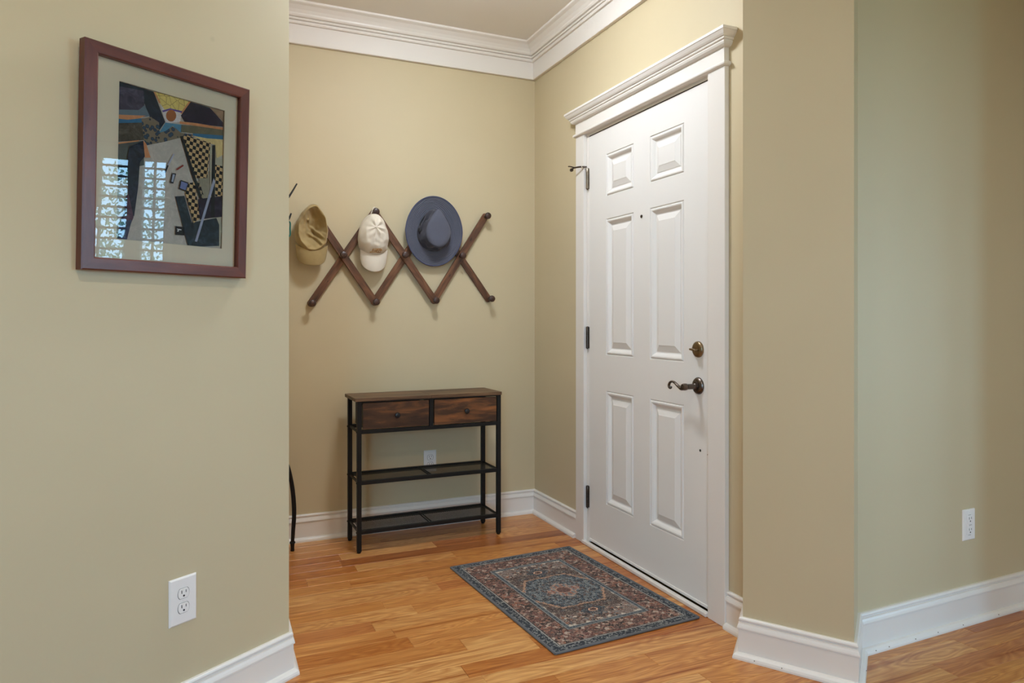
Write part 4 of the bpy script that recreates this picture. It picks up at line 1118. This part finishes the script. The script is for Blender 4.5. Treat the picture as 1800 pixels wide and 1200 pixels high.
ART = [
  ('paper', 'canvas', [(-0.1401, 0.4709), (0.1556, 0.4684), (0.1574, 0.0821), (-0.1372, 0.0787)]),
  ('paper', 'slate', [(-0.1408, 0.47), (-0.048, 0.4678), (-0.0157, 0.398), (-0.0323, 0.3705), (-0.0604, 0.4035), (-0.073, 0.4336), (-0.1388, 0.4028)]),
  ('paper', 'plum', [(-0.1384, 0.4574), (-0.0751, 0.4634), (-0.0713, 0.4225), (-0.0874, 0.4113), (-0.1388, 0.4)]),
  ('paper', 'greyblue', [(-0.1388, 0.4), (-0.0859, 0.4117), (-0.0714, 0.4283), (-0.0574, 0.4027), (-0.0797, 0.3945), (-0.1399, 0.3857)]),
  ('paper', 'orange', [(-0.1393, 0.3873), (-0.0679, 0.4017), (-0.0884, 0.3881), (-0.1172, 0.3785), (-0.1398, 0.3773)]),
  ('paper', 'blue', [(-0.1398, 0.3773), (-0.1144, 0.3806), (-0.0737, 0.3945), (-0.0779, 0.3805), (-0.1396, 0.3662)]),
  ('paper', 'umber', [(-0.1396, 0.3662), (-0.0765, 0.3823), (-0.0712, 0.3387), (-0.1387, 0.3202)]),
  ('paper', 'orange', [(-0.1387, 0.3188), (-0.0845, 0.3359), (-0.0858, 0.3299), (-0.1386, 0.3146)]),
  ('paper', 'ash', [(-0.1386, 0.3146), (-0.0741, 0.3366), (-0.0699, 0.2752), (-0.1388, 0.2486)]),
  ('leopard', 'leopard', [(-0.0796, 0.3916), (-0.0544, 0.402), (-0.0327, 0.3925), (-0.0307, 0.3694), (0.0019, 0.3916), (0.028, 0.3794), (0.0645, 0.3829), (0.0596, 0.3726), (0.0266, 0.3655), (-0.0178, 0.3456), (-0.0635, 0.3273), (-0.0726, 0.3384)]),
  ('paper', 'star', [(-0.0339, 0.451), (-0.029, 0.4405), (-0.0163, 0.4304), (0.0316, 0.4378), (0.0257, 0.4076), (-0.014, 0.3939), (-0.0223, 0.4171)]),
  ('gold', 'gold', [(-0.0465, 0.4682), (-0.0203, 0.4693), (0.0525, 0.4689), (0.0301, 0.4344), (0.0041, 0.437), (-0.0163, 0.4275), (-0.0322, 0.4426)]),
  ('paper', 'orange', [(-0.0496, 0.4674), (-0.045, 0.4679), (-0.0291, 0.4449), (-0.0337, 0.4422)]),
  ('paper', 'orange', [(0.0508, 0.47), (0.0559, 0.4682), (0.0318, 0.4303), (0.0253, 0.4302)]),
  ('paper', 'purple', [(-0.0256, 0.4251), (-0.0038, 0.4365), (0.03, 0.4374), (0.0301, 0.4329), (-0.0037, 0.432), (-0.0224, 0.4215)]),
  ('paper', 'rust', [(0.0141, 0.4214), (0.0131, 0.4152), (0.0101, 0.4093), (0.0055, 0.4048), (0.0001, 0.4024), (-0.0054, 0.4023), (-0.0101, 0.4046), (-0.0133, 0.4089), (-0.0144, 0.4146), (-0.0135, 0.4208), (-0.0105, 0.4265), (-0.006, 0.431), (-0.0006, 0.4336), (0.0049, 0.4337), (0.0096, 0.4315), (0.0129, 0.4272)]),
  ('paper', 'wing', [(-0.0322, 0.3661), (-0.0157, 0.3965), (0.0292, 0.4009), (0.028, 0.3794), (0.0051, 0.3923), (-0.0152, 0.3743)]),
  ('paper', 'night', [(0.0542, 0.4678), (0.1126, 0.4672), (0.1546, 0.4361), (0.1548, 0.4242), (0.0405, 0.408), (0.027, 0.4246)]),
  ('paper', 'umberlight', [(0.1126, 0.4672), (0.1556, 0.4684), (0.1545, 0.4393)]),
  ('paper', 'orange', [(0.0241, 0.4088), (0.0705, 0.415), (0.1549, 0.4218), (0.155, 0.4155), (0.0707, 0.4073), (0.0242, 0.4027)]),
  ('paper', 'olive', [(0.0292, 0.4009), (0.0707, 0.4073), (0.155, 0.4155), (0.1554, 0.3996), (0.0627, 0.3855), (0.0296, 0.3813)]),
  ('paper', 'blue', [(0.0627, 0.3855), (0.1554, 0.3996), (0.1557, 0.3884), (0.1058, 0.3778), (0.0629, 0.3764)]),
  ('paper', 'goldplain', [(0.0595, 0.3787), (0.1058, 0.3809), (0.1557, 0.3884), (0.1567, 0.3454), (0.1371, 0.332), (0.1308, 0.3689), (0.1148, 0.3687)]),
  ('paper', 'putty', [(0.1148, 0.3703), (0.137, 0.3336), (0.157, 0.3326), (0.1609, 0.0888), (0.1465, 0.0844), (0.118, 0.2306)]),
  ('newsprint', 'newsprint', [(0.0823, 0.2673), (0.1148, 0.2932), (0.1147, 0.2191), (0.0991, 0.2121)]),
  ('paper', 'night', [(0.0819, 0.2097), (0.1576, 0.23), (0.1572, 0.1705), (0.1196, 0.1628), (0.0883, 0.1544)]),
  ('check', 'check', [(0.0298, 0.3707), (0.0462, 0.3758), (0.1166, 0.3706), (0.1123, 0.3242), (0.1083, 0.2716), (0.0687, 0.265), (0.0509, 0.3126)]),
  ('check', 'check', [(0.1321, 0.3136), (0.1556, 0.3131), (0.1576, 0.2284), (0.1342, 0.225)]),
  ('check', 'checkgrey', [(0.0706, 0.2576), (0.0842, 0.2598), (0.1007, 0.2171), (0.0905, 0.2109)]),
  ('paper', 'pine', [(0.0153, 0.2078), (0.0414, 0.2131), (0.0646, 0.1439), (0.1392, 0.1652), (0.1486, 0.1471), (0.15, 0.0879), (0.0865, 0.0809), (0.0543, 0.0797), (0.0382, 0.1318)]),
  ('check', 'check', [(0.0429, 0.221), (0.0489, 0.2479), (0.0707, 0.2545), (0.0882, 0.1575), (0.0697, 0.143)]),
  ('paper', 'ink', [(0.0265, 0.37), (0.0331, 0.3714), (0.0666, 0.2847), (0.0939, 0.213), (0.0871, 0.2089), (0.0601, 0.2759)]),
  ('paper', 'ink', [(0.122, 0.3655), (0.1309, 0.3673), (0.1337, 0.1661), (0.1213, 0.1646)]),
  ('paper', 'silver', [(0.1276, 0.2748), (0.1332, 0.2662), (0.0811, 0.0929), (0.0742, 0.0938)]),
  ('paper', 'ink', [(0.017, 0.1294), (0.0432, 0.1293), (0.0437, 0.1071), (0.0175, 0.106)]),
  ('paper', 'white', [(0.0212, 0.1229), (0.0343, 0.1222), (0.0343, 0.1198), (0.0269, 0.1199), (0.0267, 0.1153), (0.0218, 0.1156), (0.0215, 0.1178), (0.0242, 0.1181), (0.0242, 0.1207), (0.0212, 0.1208)]),
  ('paper', 'silver', [(0.0066, 0.3192), (0.0101, 0.3184), (-0.0055, 0.2855), (-0.0095, 0.2863)]),
  ('paper', 'slate', [(-0.0095, 0.2863), (-0.0055, 0.2855), (-0.0133, 0.2647), (-0.0169, 0.2663)]),
  ('paper', 'brick', [(0.0154, 0.2802), (0.0347, 0.2958), (0.0372, 0.2925), (0.0195, 0.278)]),
  ('paper', 'ink', [(0.0044, 0.2678), (0.0157, 0.2682), (0.0082, 0.2406), (-0.0014, 0.2413)]),
  ('paper', 'silver', [(0.0061, 0.2651), (0.0125, 0.2653), (0.0073, 0.2442), (0.0025, 0.245)]),
  ('paper', 'ink', [(0.029, 0.2538), (0.0522, 0.25), (0.0453, 0.2252), (0.0238, 0.2287)]),
  ('paper', 'haze', [(0.0307, 0.2503), (0.0498, 0.2473), (0.0436, 0.2284), (0.027, 0.2315)]),
  ('paper', 'slate', [(-0.1102, 0.3134), (-0.0756, 0.3363), (-0.0704, 0.2969), (-0.0834, 0.28), (-0.0866, 0.2146), (-0.0954, 0.1415), (-0.1099, 0.1426), (-0.1129, 0.2248), (-0.1194, 0.2662)]),
  ('paper', 'orange', [(-0.0756, 0.3363), (-0.068, 0.3307), (-0.0553, 0.2969), (-0.0703, 0.294)]),
  ('paper', 'wine', [(-0.1165, 0.1887), (-0.1109, 0.1966), (-0.0968, 0.1385), (-0.1107, 0.104), (-0.1359, 0.0873), (-0.1322, 0.1159), (-0.1215, 0.1497)]),
  ('paper', 'dusk', [(-0.1322, 0.1145), (-0.1211, 0.1271), (-0.1011, 0.1323), (-0.1131, 0.0796), (-0.1365, 0.0795)]),
  ('paper', 'slate', [(-0.139, 0.2598), (-0.118, 0.2665), (-0.116, 0.2356), (-0.1384, 0.2235)]),
]

art = None
for k, (mt, key, pts) in enumerate(ART):
    if key not in ART_M: ART_M[key] = art_mat(key)
    y = -.0062-.00009*k
    pts = [(max(aw['x0']-.001, min(aw['x1']+.001, x)), max(aw['z0']-.001, min(aw['z1']+.001, z))) for x, z in pts]
    if k == 0:
        pts = [(aw['x0']-.002, aw['z0']-.002), (aw['x1']+.002, aw['z0']-.002), (aw['x1']+.002, aw['z1']+.002), (aw['x0']-.002, aw['z1']+.002)]
        art = mk('artwork', [(x, y, z) for x, z in pts], [(0, 1, 2, 3)], ART_M[key], pc)
    else:
        mk('paper_piece', [(x, y, z) for x, z in pts], [tuple(range(len(pts)))], ART_M[key], art)
